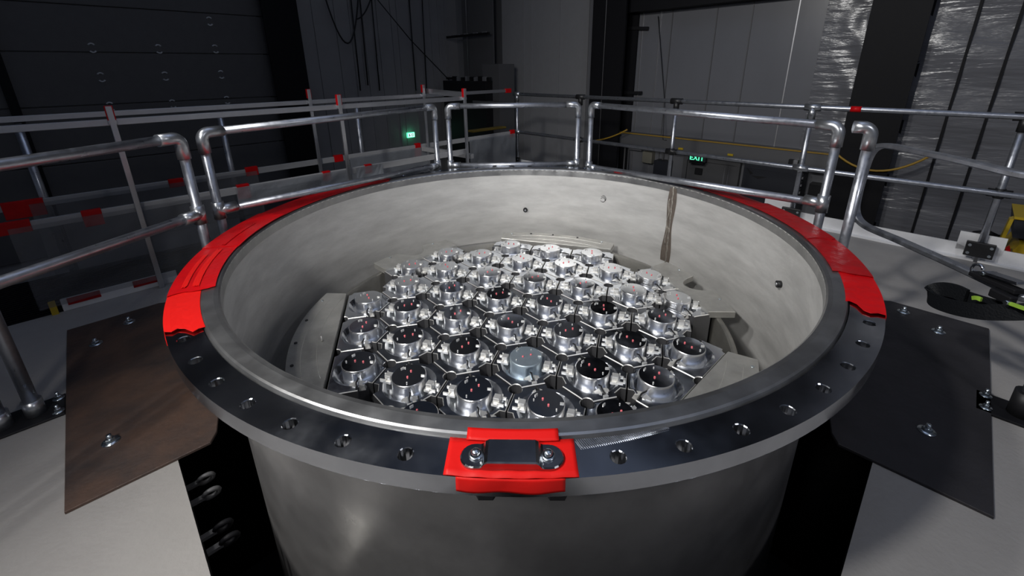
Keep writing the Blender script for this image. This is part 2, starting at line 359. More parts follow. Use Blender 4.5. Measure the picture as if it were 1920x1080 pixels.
# ledge channel and equipment on the right wall
t = thing('wall_channel', 'long dark steel channel running along the right wall below the rails', 'channel', (0, 0, 0))
zc1 = zpx(1290, 262, 'R', .25); zc0 = zpx(1290, 282, 'R', .25) - .06
mb = MB(); wbox(mb, 'R', spx(1152, 250, 'R', .25), spx(1585, 250, 'R', .25), zc0, zc1, .0, .25); mb.build('web', M['duct'], t)
mb = MB(); wbox(mb, 'R', spx(1152, 250, 'R', .25), spx(1585, 250, 'R', .25), zc1, zc1 + .012, .2, .27); mb.build('top_edge', M['yellowcord'], t)
for px in (1278, 1373, 1495):
    s_ = spx(px, 270, 'R', .25); mb = MB(); wbox(mb, 'R', s_ - .04, s_ + .04, zc0 + .06, zc0 + .09, .25, .27); mb.build('yellow_tab', M['yellow'], t)
def wallthing(name, label, cat, x0, x1, y0, y1, d1, m, side='R', group=None, ch=.005, z_floor=False):
    s0, s1 = sorted((spx(x0, (y0 + y1) / 2, side, d1), spx(x1, (y0 + y1) / 2, side, d1)))
    za, zb = sorted((zpx((x0 + x1) / 2, y0, side, d1), zpx((x0 + x1) / 2, y1, side, d1)))
    if z_floor: za = GZ
    mb = MB(); wbox(mb, side, s0, s1, za, zb, .0, d1, ch); o = mb.build(name, m); return tag(o, label, cat, group), (s0, s1, za, zb)
dd, (s0, s1, za, zb) = wallthing('door_2', 'grey door in the right wall under the green exit sign', 'door', 1272, 1358, 302, 600, .06, M['doorgrey'], z_floor=True); dd['kind'] = 'structure'
mb = MB(); wbox(mb, 'R', s0 - .07, s0, za, zb + .07, 0, .09); wbox(mb, 'R', s1, s1 + .07, za, zb + .07, 0, .09); wbox(mb, 'R', s0, s1, zb, zb + .07, 0, .09); mb.build('door_frame', M['doorgrey'], dd)
mb = MB(); wbox(mb, 'R', s0 + .15, s1 - .5, zb - .22, zb - .12, .06, .10); mb.build('door_closer', M['rack'], dd)
cb, (s0, s1, za, zb) = wallthing('electrical_cabinet', 'large dark blue-black electrical cabinet right of the grey door', 'cabinet', 1372, 1478, 310, 600, .35, M['cabinet'], z_floor=True)
mb = MB(); wbox(mb, 'R', s0 + .05, s1 - .05, za + .1, zb - .06, .35, .37); mb.build('cabinet_door', M['cabinet'], cb)
mb = MB(); wbox(mb, 'R', s1 - .14, s1 - .10, zb - .9, zb - .7, .37, .40); mb.build('handle', M['rack'], cb)
mb = MB()
pc = sz(1420, 323, 'R', .38)
mb.add([fr(pc[0] - .16, pc[1] + .05, .372), fr(pc[0] - .05, pc[1] - .03, .372), fr(pc[0] - .09, pc[1] - .05, .372)], [(0, 1, 2)])
mb.add([fr(pc[0] - .08, pc[1] - .06, .372), fr(pc[0] + .14, pc[1] - .05, .372), fr(pc[0] + .02, pc[1] - .1, .372)], [(0, 1, 2)])
mb.build('emblem', M['rack'], cb)
wallthing('junction_box', 'beige junction box on the right wall left of the door', 'box', 1204, 1222, 285, 306, .12, M['beige'])
wallthing('switch_box', 'dark electrical box low on the right wall left of the door', 'box', 1224, 1250, 302, 345, .2, M['cabinet'])
wallthing('panel_box', 'light grey panel under the dark channel near the column', 'box', 1180, 1203, 268, 282, .1, M['wallR'])
for px in (1158, 1170, 1177, 1242, 1254, 1361, 1369):
    s_ = spx(px, 300, 'R', .06); tag(MB().tube([fr(s_, GZ, .05), fr(s_, zc0, .05)], .016, 8).build('vertical_conduit', M['duct']), 'thin grey conduit running down the right wall below the channel', 'conduit', 'conduits under the channel')
t = thing('cable_rack', 'dark rack of cables right of the electrical cabinet', 'rack', fr(spx(1490, 330, 'R', .3), GZ, .2))
for k, px in enumerate((1478, 1486, 1497)):
    s_ = spx(px, 330, 'R', .3); MB().bar(fr(s_, GZ, .28) - t.location, fr(s_, zpx(1490, 300, 'R', .3), .28) - t.location, .06, .06, V(H2, -H2, 0)).build('rail', M['rack' if k != 1 else 'brightwire'], t)
for k in range(10):
    z_ = zpx(1490, 380 - k * 7, 'R', .3); s_ = spx(1490, 330, 'R', .34)
    MB().box(fr(s_, z_, .32) - t.location, (.2, .04, .03), ax_R).build('rung', M['brightwire' if k % 2 else 'rack'], t)
wallthing('control_box', 'small black control box low on the right wall beside the tall post', 'box', 1515, 1538, 345, 372, .15, M['rack'])
for (x, y0, x2, lab) in ((1168, 53, 1215, 'upper'), (1165, 174, 1203, 'lower')):
    tag(MB().bar(wr(x, y0, .06), wr(x2, y0, .06), .05, .05).build('wall_bracket', M['rack']), lab + ' short black bracket on the wrapped wall beside the dark column', 'bracket')
tag(MB().tube([wr(1232 + 2, 30, .05), wr(1246, 190, .05), wr(1243, 262, .26), wr(1250, 263, .26)], .006, 6).build('hanging_cable', M['cable']), 'black cord dangling on the wrapped wall down to the channel', 'cord')
tag(MB().tube(sag(wr(1104, 264, .50), wr(1176, 243, .47), .05), .014, 6).build('yellow_cable', M['yellowcord']), 'yellow cord stretched from the dark column to the channel end', 'cord')
tag(MB().tube(sag(wr(1568, 288, .40), wr(1745, 292, .38), .20), .014, 6).build('yellow_cable', M['yellowcord']), 'yellow cord sagging across the dark column at right', 'cord')

# exit signs
t = thing('exit_sign', 'lit green pictogram exit sign on the charcoal back wall', 'sign', wl(770, 253, .1))
ctr = V(0, 0, 0)
MB().box(ctr, (.36 * .55, .05, .22 * .55), ax_L, .006).build('housing', M['exitgreen'], t)
MB().box(ctr + ax_L[1] * .027, (.176, .006, .094), ax_L).build('face', M['exitpale'], t)
mb = MB()
mb.box(ctr + ax_L[1] * .032 - ax_L[0] * .05 + V(0, 0, .025), (.017, .004, .017), ax_L); mb.box(ctr + ax_L[1] * .032 - ax_L[0] * .05 + V(0, 0, 0), (.022, .004, .028), ax_L)
mb.box(ctr + ax_L[1] * .032 - ax_L[0] * .055 + V(0, 0, -.025), (.01, .004, .028), ax_L); mb.box(ctr + ax_L[1] * .032 - ax_L[0] * .033 + V(0, 0, -.016), (.028, .004, .01), ax_L)
for a, b, sx, sz_ in ((.016, 0, .009, .06), (.055, 0, .009, .06), (.036, .026, .044, .009), (.036, -.026, .044, .009)): mb.box(ctr + ax_L[1] * .032 + ax_L[0] * a + V(0, 0, b), (sx, .004, sz_), ax_L)
mb.build('pictogram', M['exitdark'], t)
t = thing('exit_sign', 'lit green exit sign hanging over the grey door at right', 'sign', wr(1308, 296, .18))
MB().box((0, 0, 0), (.28, .05, .12), ax_R, .006).build('housing', M['cabinet'], t)
fc = bpy.data.curves.new('letters', 'FONT'); fc.body = 'EXIT'; fc.size = .115; fc.extrude = .004; fc.align_x = 'CENTER'; fc.align_y = 'CENTER'; fc.materials.append(M['exitgreen'])
fo = bpy.data.objects.new('letters', fc); COL.objects.link(fo); fo.parent = t; fo.location = ax_R[1] * .032
fo.rotation_euler = (PI / 2, 0, R(-45))
lm = bpy.data.meshes.new_from_object(fo); bpy.data.objects.remove(fo); lo = bpy.data.objects.new('letters', lm); COL.objects.link(lo); lo.parent = t; lo.location = ax_R[1] * .032; lo.rotation_euler = (PI / 2, 0, R(-45))
MB().box(ax_R[1] * .012 + V(0, 0, -.08), (.24, .05, .015), ax_R).build('lamp_bar', M['rack'], t)

# ================================================================== THE PLATFORM
DZ = -.6
def diag_poly(lst): return lst
OIN = 2.215                                  # |x|+|y| of the square opening around the vessel
def deck_piece(poly, name, m, z0=DZ - .02, z1=DZ): return struct(MB().prism(poly, z0, z1).build(name, m))
mb = MB()
def quadprism(pts): mb.prism(pts, DZ - .012, DZ)
# ring of deck around the square opening (outer edge 2.95 left-back, 4.2 right-back, out to 5 in front)
quadprism([(-OIN, 0), (0, OIN), (0, 2.95), (-2.95, 0)])
quadprism([(OIN, 0), (4.2, 0), (0, 4.2), (0, OIN)])
quadprism([(-OIN, 0), (-2.95, 0), (-4.6, -1.65), (-4.6, -4.4), (0, -4.4), (0, -OIN)])
quadprism([(OIN, 0), (0, -OIN), (0, -4.4), (4.6, -4.4), (4.6, -.4), (4.2, 0)])
struct(mb.build('platform_floor', M['deck']), 'painted grey platform floor around the square opening')
mb = MB()
for a, b in (((-OIN, 0), (0, -OIN)), ((0, -OIN), (OIN, 0)), ((OIN, 0), (0, OIN)), ((0, OIN), (-OIN, 0))):
    A, B = V(*a, DZ - .2), V(*b, DZ - .2); c = (A + B) / 2; o_ = c.copy(); o_.z = 0; o_.normalize(); mb.bar(A + o_ * .02, B + o_ * .02, .03, .37)
struct(mb.build('platform_edge_beam', M['pit']), 'dark steel beam around the opening')
tz = -1.6
mb = MB()
for k in range(4):
    a0 = R(45 + 90 * k)
    c = V(math.cos(a0) * 1.72, math.sin(a0) * 1.72, -1.9); mb.box(c, (.05, 4.4, 2.3), (V(math.cos(a0), math.sin(a0), 0), V(-math.sin(a0), math.cos(a0), 0), V(0, 0, 1)))
struct(mb.build('pit_wall', M['pit']), 'black shaft walls below the platform')
# second, darker deck strip beyond the left fence, ribbed
mb = MB(); mb.prism([(-2.95, 0), (0, 2.95), (0, 4.2), (-4.2, 0)][::1], DZ - .10, DZ - .06)
mb.prism([(-2.95, 0), (-4.2, 0), (-6.5, -2.3), (-4.6, -1.65)], DZ - .10, DZ - .06)
for k in range(22):
    c_ = 3.0 + k * .055; mb.bar(V(-c_ - .6, -.6, DZ - .05), V(0, c_, DZ - .05), .012, .03)
struct(mb.build('platform_floor_grating', M['steelcol']), 'dark ribbed grating beyond the left fence')

def bolt(parent, x, y, z, r=.017):
    mb = MB(); mb.lathe([(0, z), (r * 1.7, z), (r * 1.7, z + .004), (0, z + .004)], 20, c=(x, y)); 
    a = [(x + r * math.cos(k * PI / 3 + .3), y + r * math.sin(k * PI / 3 + .3)) for k in range(6)]; mb.prism(a, z + .004, z + .018, .003)
    mb.lathe([(0, z + .034), (r * .5, z + .034), (r * .5, z + .016)], 14, c=(x, y)); return mb.build('bolt', M['zinc'], parent)
def cover_plate(sx, m, label, bolts):
    t = thing('cover_plate', label, 'plate', (sx * 1.9, -.4, DZ)); z = .012
    base = [(1.215, -.85), (1.51, -1.135), (2.56, -.08), (2.27, .22), (1.75, .32)]
    arc = [(1.462 * math.cos(R(a)), 1.462 * math.sin(R(a))) for a in (12, 4, -4, -12, -20, -27, -33)]
    pts = base + arc
    poly = [(sx * x - sx * 1.9, y + .4) for x, y in pts]
    if sx < 0: poly = poly[::-1]
    MB().prism(poly, 0.001, z, .002).build('plate', m, t)
    for x, y in bolts: bolt(t, sx * x - sx * 1.9, y + .4, z)
    return t
cover_plate(-1, M['rust'], 'rust-brown steel cover plate bolted to the platform left of the vessel', [(2.27, -.21), (2.27, 0), (1.61, -.85)])
cover_plate(1, M['darkplate'], 'dark steel cover plate bolted to the platform right of the vessel', [(2.24, .09), (2.26, -.11), (1.6, -.79), (1.48, -.43)])
# lugs on the edge beam, left side of the gap in front
for k, (px, py) in enumerate(((366, 908), (376, 936), (396, 1000), (408, 1025))):
    u = (V(1, 1, 0)).normalized(); p = at_z(px, py, DZ - .12)
    t = thing('eye_lug', ['topmost', 'second', 'third', 'lowest'][k] + ' of the four eye lugs on the dark beam beside the left floor edge', 'lug', p, 'eye lugs on the edge beam')
    v = V(1, -1, 0).normalized(); ex = V(0, 0, 1)
    MB().tube(arc_pts(u * .035, u, v * .35 + V(0, 0, .94), .024, 0, 360 - 22, 15), .009, 8, closed=True).build('eye', M['steelcol' if k > 1 else 'duct'], t)
    MB().bar(-u * .03, u * .015, .02, .012).build('shank', M['duct'], t)
tag(MB().prism([(-.90, -1.40), (-.62, -1.42), (-.62, -1.28), (-.80, -1.272), ], DZ - .2, DZ - .18, .003).build('ledge_plate', M['plate']), 'corner of a grey steel plate at the bottom edge, beside the vessel', 'plate')

# ================================================================== THE VESSEL
RI, RL, RF, RO, RH = 1.3375, 1.4025, 1.406, 1.5, 1.4601
PH0 = R(-45.8126); 
ves = thing('reactor_vessel', 'large round steel vessel with a wide bolted flange in the middle', 'vessel', (0, 0, 0))
# flange annulus with 60 real holes, hole 7 and 8 lie under the handle
def flange_mesh():
    mb = MB(); zt, zb = -.002, -.05; rh = .0165; n = 16
    # sector boundary in (angle, radius), 16 points around a rectangle
    for k in range(60):
        a_c = PH0 - PI / 2 + k * PI / 30
        rect = []
        for i in range(n):
            t_ = i / n * 4; e = int(t_); f = t_ - e
            u, v = [(-1 + 2 * f, -1), (1, -1 + 2 * f), (1 - 2 * f, 1), (-1, 1 - 2 * f)][e]
            rr = (RF if v < 0 else RO); rr = RF + (RO - RF) * (v + 1) / 2
            rect.append((a_c + u * PI / 60, rr))
        top_o = [(r * math.cos(a), r * math.sin(a)) for a, r in rect]
        hx, hy = RH * math.cos(a_c), RH * math.sin(a_c)
        tx, ty, rx, ry = -math.sin(a_c), math.cos(a_c), math.cos(a_c), math.sin(a_c)
        def hole(rad):
            out = []
            for i in range(n):
                t_ = i / n * 4; e = int(t_); f = t_ - e
                u, v = [(-1 + 2 * f, -1), (1, -1 + 2 * f), (1 - 2 * f, 1), (-1, 1 - 2 * f)][e]
                an = math.atan2(v, u); out.append((hx + rad * (tx * math.cos(an) + rx * math.sin(an)), hy + rad * (ty * math.cos(an) + ry * math.sin(an))))
            return out
        h1, h2 = hole(rh + .002), hole(rh)
        vs = [(*p, zt) for p in top_o] + [(*p, zt) for p in h1] + [(*p, zt - .002) for p in h2] + [(*p, zb) for p in h2] + [(*p, zb) for p in top_o]
        fs = []
        for L_ in range(4):
            for i in range(n): fs.append((L_ * n + i, L_ * n + (i + 1) % n, (L_ + 1) * n + (i + 1) % n, (L_ + 1) * n + i))
        mb.add(vs, fs)
    m2 = 960
    mb.lathe([(RO, zt), (RO, zb)], 240); mb.lathe([(RF, zt), (RF, zb)], 240)
    return mb
flange_mesh().build('flange', M['flange'], ves)
MB().lathe([(RI - .001, -.05), (RI, -.004), (RI + .006, .003), (RI + .02, .006), (1.392, .0065), (1.398, .004), (RL - .001, -.004), (RL + .002, -.012), (RL + .003, -.05)], 300, smooth=False).build('sealing_lip', M['lip'], ves)
MB().lathe([(RI, -.004), (RI, -2.95)], 200).build('bore', M['bore'], ves)
MB().lathe([(RF, -.05), (1.362, -.052), (1.360, -.06), (1.358, -2.95)], 200).build('shell', M['shell'], ves)
MB().lathe([(0, -1.25), (RI, -1.25)], 96).build('void_disc', M['darkvoid'], ves)  # added disc, its dark colour stands in for the unlit depth
# weld seam with heat stain
wa = 36.0
def cylp(r, deg, z): return V(r * math.cos(R(deg)), r * math.sin(R(deg)), z)
MB().grid(lambda u, v: cylp(RI - .0015, wa - 1.1 - .3 * math.sin(v * 9) + (2.3 + .6 * math.sin(v * 9) + .7 * v) * u, -.02 - .56 * v), 6, 30).build('stain', M['stain'], ves)
MB().tube([cylp(RI - .002, wa + .1 * math.sin(i * 1.3), -.01 - .58 * i / 40) for i in range(41)], .005, 8).build('weld_seam', M['weld'], ves)
MB().tube([cylp(RI - .002, wa + .9 + .25 * math.sin(i * .8), -.10 - .35 * i / 20) for i in range(21)], .004, 6).build('weld_seam', M['weld'], ves)
for dg, z in ((87.75, -.347), (-7.08, -.269)):
    u = V(math.cos(R(dg)), math.sin(R(dg)), 0); v = V(-u.y, u.x, 0); p = cylp(RI - .008, dg, z)
    o = MB().tube([p + u * .01, p - u * .012], .018, 20).build('port_plug', M['rack'], ves)
    MB().tube([p - u * .010, p - u * .016], .008, 12).build('bore_hole', M['brightwire'], o)
for k in range(3):
    p = cylp(RI - .002, 60.1, -.214); v = V(-math.sin(R(60)), math.cos(R(60)), 0)
    MB().tube(arc_pts(p + V(0, 0, .006 * k), v, V(0, 0, 1), .018 + .004 * k, 20 + 30 * k, 340 - 60 * k, 16), .0016, 5).build('grease_mark', M['rack'], ves)
# serrated gasket strip right of the handle
mb = MB()
for k in range(44):
    a0 = -90 + 5.0 + k * .2; rr = .019 * (1 - k / 44) + .002
    p, q = cylp(RL + .005, a0, .0005), cylp(RL + .006 + rr, a0 + .35, .0005); mb.bar(p, q, .0018, .002)
mb.build('serrated_strip', M['galv'], ves)

# red tape on the flange
def tape(name, label, a0, a1, r0, r1, m, z=.0015, jag0=0, jag1=0, fold=0, group=None, thick=.002):
    n = max(6, int(abs(a1 - a0) * 1.2)); nr = 6; mb = MB(); rnd = random.Random(int(a0 * 10)); j0 = [rnd.uniform(-1, 1) * jag0 for _ in range(nr + 1)]; j1 = [rnd.uniform(-1, 1) * jag1 for _ in range(nr + 1)]
    prof = [(r0 + (r1 - r0) * i / nr, z) for i in range(nr + 1)]
    if fold: prof += [(r1 + .0015, z - fold * .5), (r1 + .0015, z - fold)]
    P = len(prof); vs = []
    for k in range(n + 1):
        for i, (r, zz) in enumerate(prof):
            ii = min(i, nr); b0, b1 = a0 + j0[ii], a1 + j1[ii]; a = R(b0 + (b1 - b0) * k / n)
            wob = rnd.uniform(0, .0012) if 0 < i < nr else 0
            vs.append((r * math.cos(a), r * math.sin(a), zz + wob))
    fs = [(k * P + i, (k + 1) * P + i, (k + 1) * P + i + 1, k * P + i + 1) for k in range(n) for i in range(P - 1)]
    mb.add(vs, fs, False); o = mb.build(name, m); md = o.modifiers.new('thickness', 'SOLIDIFY'); md.thickness = thick; md.offset = 1
    return tag(o, label, 'tape', group)
g = 'red tape strips around the flange'
tape('red_tape_strip', 'bright fresh end of the red tape on the left side of the flange', -150, -137.5, 1.398, 1.5, M['redbright'], .004, 0, 1.5, .05, g)
tape('red_tape_strip', 'glossy red tape on the left of the flange, just behind the bright end', -168, -149.2, 1.352, 1.5, M['red'], .009, .3, .3, .02, g)
tape('red_tape_strip', 'red tape on the left of the flange at the foot of the railing posts', -187, -167.3, 1.346, 1.5, M['red'], .012, .5, .3, .02, g)
tape('red_tape_strip', 'far end of the left red tape, running behind the lower rail', -225.5, -186, 1.346, 1.496, M['reddark'], .009, 1.2, .5, 0, g)
tape('red_tape_strip', 'bright near end of the red tape on the right side of the flange', -36.5, -24, 1.385, 1.5, M['red'], .004, 1.6, .2, .02, g)
tape('red_tape_strip', 'wrinkled worn red tape on the right of the flange above its bright end', -25, -9, 1.372, 1.5, M['reddark'], .009, .2, .6, .01, g)
tape('red_tape_strip', 'red tape on the right of the flange at the foot of the tall posts', -10, 12, 1.372, 1.5, M['reddark'], .012, .6, .3, 0, g)
tape('red_tape_strip', 'far end of the right red tape, under the far lower rail', 11, 58, 1.372, 1.485, M['reddark'], .009, .5, 1.2, 0, g)
# tape overlaps: narrow long strips on the left run
for k, (a0, a1, r0, r1) in enumerate(((-166, -150.5, 1.405, 1.428), (-164, -151, 1.445, 1.462), (-180, -168, 1.41, 1.425))):
    tape('red_tape_strip', ['narrow red tape strip laid lengthwise near the inner edge, left', 'narrow red tape strip laid lengthwise along the middle, left', 'narrow red tape strip laid lengthwise at the left posts'][k], a0, a1, r0, r1, M['redbright'] if k < 2 else M['red'], .0135 if k < 2 else .0165, .4, .4, 0, g, .001)

# red pad and lifting handle at the front
t = thing('red_tape_pad', 'square red tape pad folded over the flange edge under the handle', 'tape', (-.018, -1.45, .001))
def padpt(x, r, z): 
    y = -math.sqrt(r * r - x * x); return V(x + .018, y + 1.45, z - .001)
mb = MB(); mb.grid(lambda u, v: padpt(-.158 + .276 * u, 1.407 + .0945 * v, .0018 + .0008 * math.sin(u * 30) * v), 30, 6)
o = mb.build('pad', M['redbright'], t); md = o.modifiers.new('t', 'SOLIDIFY'); md.thickness = .0015; md.offset = 1
mb = MB(); mb.grid(lambda u, v: padpt(-.120 + .205 * u, 1.383 + .03 * v, .0095 - .004 * v), 20, 4)
o = mb.build('inner_flap', M['redbright'], t); md = o.modifiers.new('t', 'SOLIDIFY'); md.thickness = .0015; md.offset = 1
mb = MB(); mb.grid(lambda u, v: padpt(-.132 + .222 * u, 1.5025 + (.006 + .005 * math.sin(u * 11)) * v * (1 - v * .5), .002 - .034 * v), 30, 6)
o = mb.build('outer_flap', M['redbright'], t); md = o.modifiers.new('t', 'SOLIDIFY'); md.thickness = .0015; md.offset = 1
t = thing('lifting_handle', 'polished steel bridge handle bolted on the red tape pad', 'handle', (-.0185, -1.453, .0035), rz=R(-.6))
def stadium(hx, hy, n=10):
    L_ = hx - hy; return [(L_ + hy * math.cos(R(-90 + 180 * i / n)), hy * math.sin(R(-90 + 180 * i / n))) for i in range(n + 1)] + [(-L_ + hy * math.cos(R(90 + 180 * i / n)), hy * math.sin(R(90 + 180 * i / n))) for i in range(n + 1)]
MB().prism(stadium(.110, .031), 0, .007, .0025).build('foot_plate', M['handle'], t)
# raised bridge: extruded profile
prof = [(-.068, .006), (-.062, .009), (-.057, .016), (-.050, .020), (.050, .020), (.057, .016), (.062, .009), (.068, .006)]
inn = [(x * .90, max(.0065, z - .006)) for x, z in prof]
mb = MB(); n_ = len(prof); vs = []
for yy in (-.031, -.028, .028, .031):
    dz = -.002 if abs(yy) > .03 else 0
    vs += [(x, yy, z + dz) for x, z in prof]
fs = [(r * n_ + i, r * n_ + i + 1, (r + 1) * n_ + i + 1, (r + 1) * n_ + i) for r in range(3) for i in range(n_ - 1)]
for r in (0, 3):
    fs.append(tuple(r * n_ + i for i in range(n_)))
mb.add(vs, fs); mb.build('bridge', M['handle'], t)
for sx in (-1, 1):
    mb = MB(); mb.lathe([(0, .007), (.015, .007), (.015, .010), (.011, .0105)], 20, c=(sx * .0765, 0)); mb.lathe([(.0095, .010), (.0095, .017), (.007, .020), (0, .021)], 16, c=(sx * .0765, 0)); mb.build('bolt', M['zinc'], t)
for k, a0 in enumerate((-92.9, -87.0)):
    p = cylp(1.462, a0 - 0, -.075); o = tag(MB().prism([(p.x + .031 * math.cos(R(60 * i)), p.y + .031 * math.sin(R(60 * i))) for i in range(6)], -.076, -.05, .003).build('flange_nut', M['rack']), ['left', 'right'][k] + ' black nut under the flange below the red pad', 'nut', 'nuts under the flange')

# ================================================================== THE CORE
LA = R(-15.74604); LS = .30566
def lat(i, j):
    u, v = i - 1 / 3, j - 5 / 3
    return V(LS * (u * math.cos(LA) + v * math.cos(LA + 2 * PI / 3)), LS * (u * math.sin(LA) + v * math.sin(LA + 2 * PI / 3)), 0)
ZM, ZC, ZD = -.516, -.476, -.541            # block top, cap top, dish floor
def hex_outline(gap=.0035):
    Rv = LS / math.sqrt(3) - gap / math.cos(R(30)); pts = []
    for k in range(6):
        va = R(30 + 60 * k); vx, vy = Rv * math.cos(va), Rv * math.sin(va); back = va + PI
        if k % 2: offs = [(60, .040), (30, .040 / math.cos(R(30))), (-30, .040 / math.cos(R(30))), (-60, .040)]
        else: offs = [(a, .026) for a in (62, 45, 28, 10, -10, -28, -45, -62)]
        for a, r in offs: pts.append((vx + r * math.cos(back + R(a)), vy + r * math.sin(back + R(a))))
        e = R(60 + 60 * k); ap = Rv * math.cos(R(30))
        for q in (-.035, .0, .035): pts.append((ap * math.cos(e) - q * math.sin(e), ap * math.sin(e) + q * math.cos(e)))
    return sorted(pts, key=lambda p: math.atan2(p[1], p[0]))
def clip(poly, nx, ny, d):
    out = []
    for i in range(len(poly)):
        a, b = poly[i], poly[(i + 1) % len(poly)]; da, db = a[0] * nx + a[1] * ny - d, b[0] * nx + b[1] * ny - d
        if da <= 0: out.append(a)
        if da * db < 0: t_ = da / (da - db); out.append((a[0] + (b[0] - a[0]) * t_, a[1] + (b[1] - a[1]) * t_))
    return out
def body_mesh(normal=None, dist=0, cx=0, cy=0):
    P = hex_outline()
    if normal is not None:
        nx, ny = math.cos(R(normal)), math.sin(R(normal)); P = clip(P, nx, ny, dist)
        # a few more points along the cut
        Q = []
        for i in range(len(P)):
            a, b = P[i], P[(i + 1) % len(P)]; Q.append(a); L_ = math.dist(a, b)
            if L_ > .07:
                m_ = int(L_ / .03)
                for j in range(1, m_): Q.append((a[0] + (b[0] - a[0]) * j / m_, a[1] + (b[1] - a[1]) * j / m_))
        P = Q
    P = sorted(P, key=lambda p: math.atan2(p[1] - cy, p[0] - cx)); n = len(P)
    # rings are measured from the cap centre
    def ring(f, z): return [(cx + (x - cx) * f, cy + (y - cy) * f, z) for x, y in P]
    def circ(r, z):
        o = []
        for x, y in P:
            a = math.atan2(y - cy, x - cx); rr = min(r, .93 * math.hypot(x - cx, y - cy)); o.append((cx + rr * math.cos(a), cy + rr * math.sin(a), z))
        return o
    rings = [ring(1, ZM - .30), ring(1, ZM - .0035), ring(.981, ZM), circ(.117, ZM), circ(.114, ZM - .003), circ(.100, ZM - .018), circ(.088, ZD)]
    vs = [p for r in rings for p in r] + [(cx, cy, ZD)]; mb = MB(); flat = []; sm = []
    for r in range(len(rings) - 1):
        fs = [(r * n + i, r * n + (i + 1) % n, (r + 1) * n + (i + 1) % n, (r + 1) * n + i) for i in range(n)]
        (sm if r >= 4 else flat).extend(fs)
    c = len(vs) - 1; b = (len(rings) - 1) * n; flat += [(b + i, b + (i + 1) % n, c) for i in range(n)]
    mb.v = vs; mb.f = flat + sm; mb.sm = [False] * len(flat) + [True] * len(sm)
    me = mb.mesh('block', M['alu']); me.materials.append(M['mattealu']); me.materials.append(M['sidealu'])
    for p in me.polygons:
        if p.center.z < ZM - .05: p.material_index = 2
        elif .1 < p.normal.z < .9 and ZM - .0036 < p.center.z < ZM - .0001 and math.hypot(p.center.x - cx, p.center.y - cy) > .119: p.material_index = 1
    return me
def cap_mesh(m):
    mb = MB(); n = 64; na = R(-60); r = .075       # notch towards -b (local a axis is +x)
    rad = lambda k: .060 if abs((2 * PI * k / n - na + PI) % (2 * PI) - PI) < R(9) else r
    rings = [[(rad(k), ZD) for k in range(n)], [(rad(k), ZC - .012) for k in range(n)], [(r, ZC - .0118) for k in range(n)], [(r, ZC - .0025) for k in range(n)], [(r - .0025, ZC) for k in range(n)]]
    vs = [(q * math.cos(2 * PI * k / n), q * math.sin(2 * PI * k / n), z) for rg in rings for k, (q, z) in enumerate(rg)]
    fs = [(i * n + k, i * n + (k + 1) % n, (i + 1) * n + (k + 1) % n, (i + 1) * n + k) for i in range(4) for k in range(n)]
    mb.add(vs, fs, False); mb.add([(q * math.cos(2 * PI * k / n), q * math.sin(2 * PI * k / n), z) for k, (q, z) in enumerate(rings[4])], [tuple(range(n))], False)
    me = mb.mesh('cap', m); me.materials.append(M['captop'] if m is M['cap'] else m)
    for p in me.polygons: p.material_index = 1 if p.normal.z > .9 else 0
    for p in me.polygons: p.use_smooth = abs(p.normal.z) < .3 and p.area < .0009
    return me
def chamf(c, size, ch, ax=None):
    mb = MB(); mb.box(c, size, ax, ch); return mb
def side_bracket_mesh(sx):
    mb = MB(); x = sx * .098
    mb.box((x, 0, ZM - .006), (.036, .048, .012), None, .002); mb.box((x + sx * .022, .020, ZM + .003), (.030, .007, .008), None, .0015); mb.box((x + sx * .022, -.020, ZM + .003), (.030, .007, .008), None, .0015)
    mb.tube([(x + sx * .02, .020, ZM), (x + sx * .02, .020, ZM + .020)], .003, 8)
    return mb.mesh('side_bracket', M['mattealu'])
def clamp_mesh(sx):
    mb = MB(); mb.box((sx * .100, 0, ZM + .010), (.028, .030, .026), None, .002); return mb.mesh('clamp_block', M['mattealu'])
def pair_block_mesh(ang, s):
    a = R(ang); u, v = V(math.cos(a), math.sin(a), 0), V(-math.sin(a), math.cos(a), 0); mb = MB()
    q = [(.088, .007, .0), (.128, .007, .0), (.128, .036, .0), (.088, .040, .0)]; q2 = [(.092, .009, 1), (.122, .009, 1), (.122, .030, .6), (.092, .034, .6)]
    vs = [u * a_ + v * (s * b_) + V(0, 0, ZM - .022) for a_, b_, _ in q] + [u * a_ + v * (s * b_) + V(0, 0, ZM - .020 + .026 * h_) for a_, b_, h_ in q2]
    mb.add(vs, [(0, 1, 2, 3), (4, 5, 6, 7), (0, 1, 5, 4), (1, 2, 6, 5), (2, 3, 7, 6), (3, 0, 4, 7)])
    return mb.mesh('split_block', M['mattealu'])
def wire_mesh(ang):
    a = R(ang); u, v = V(math.cos(a), math.sin(a), 0), V(-math.sin(a), math.cos(a), 0); mb = MB()
    mb.tube([u * .070 + V(0, 0, ZM + .004), u * .085 + v * .003 + V(0, 0, ZM + .010), u * .11 - v * .002 + V(0, 0, ZM + .012), u * .143 + V(0, 0, ZM + .004)], .0036, 6)
    return mb.mesh('sensor_wire', M['cable'])
def edge_clip_mesh(ang):
    a = R(ang); u, v = V(math.cos(a), math.sin(a), 0), V(-math.sin(a), math.cos(a), 0); mb = MB()
    mb.box(u * .140 + V(0, 0, ZM + .004), (.010, .022, .010), (u, v, V(0, 0, 1)), .002); return mb.mesh('edge_clip', M['mattealu'])
def pin_mesh(name, x, y, r, h, m):
    mb = MB(); mb.tube([(x, y, ZC), (x, y, ZC + h * .7), (x, y, ZC + h)], [r, r, r * .6], 8); return mb.mesh(name, m)
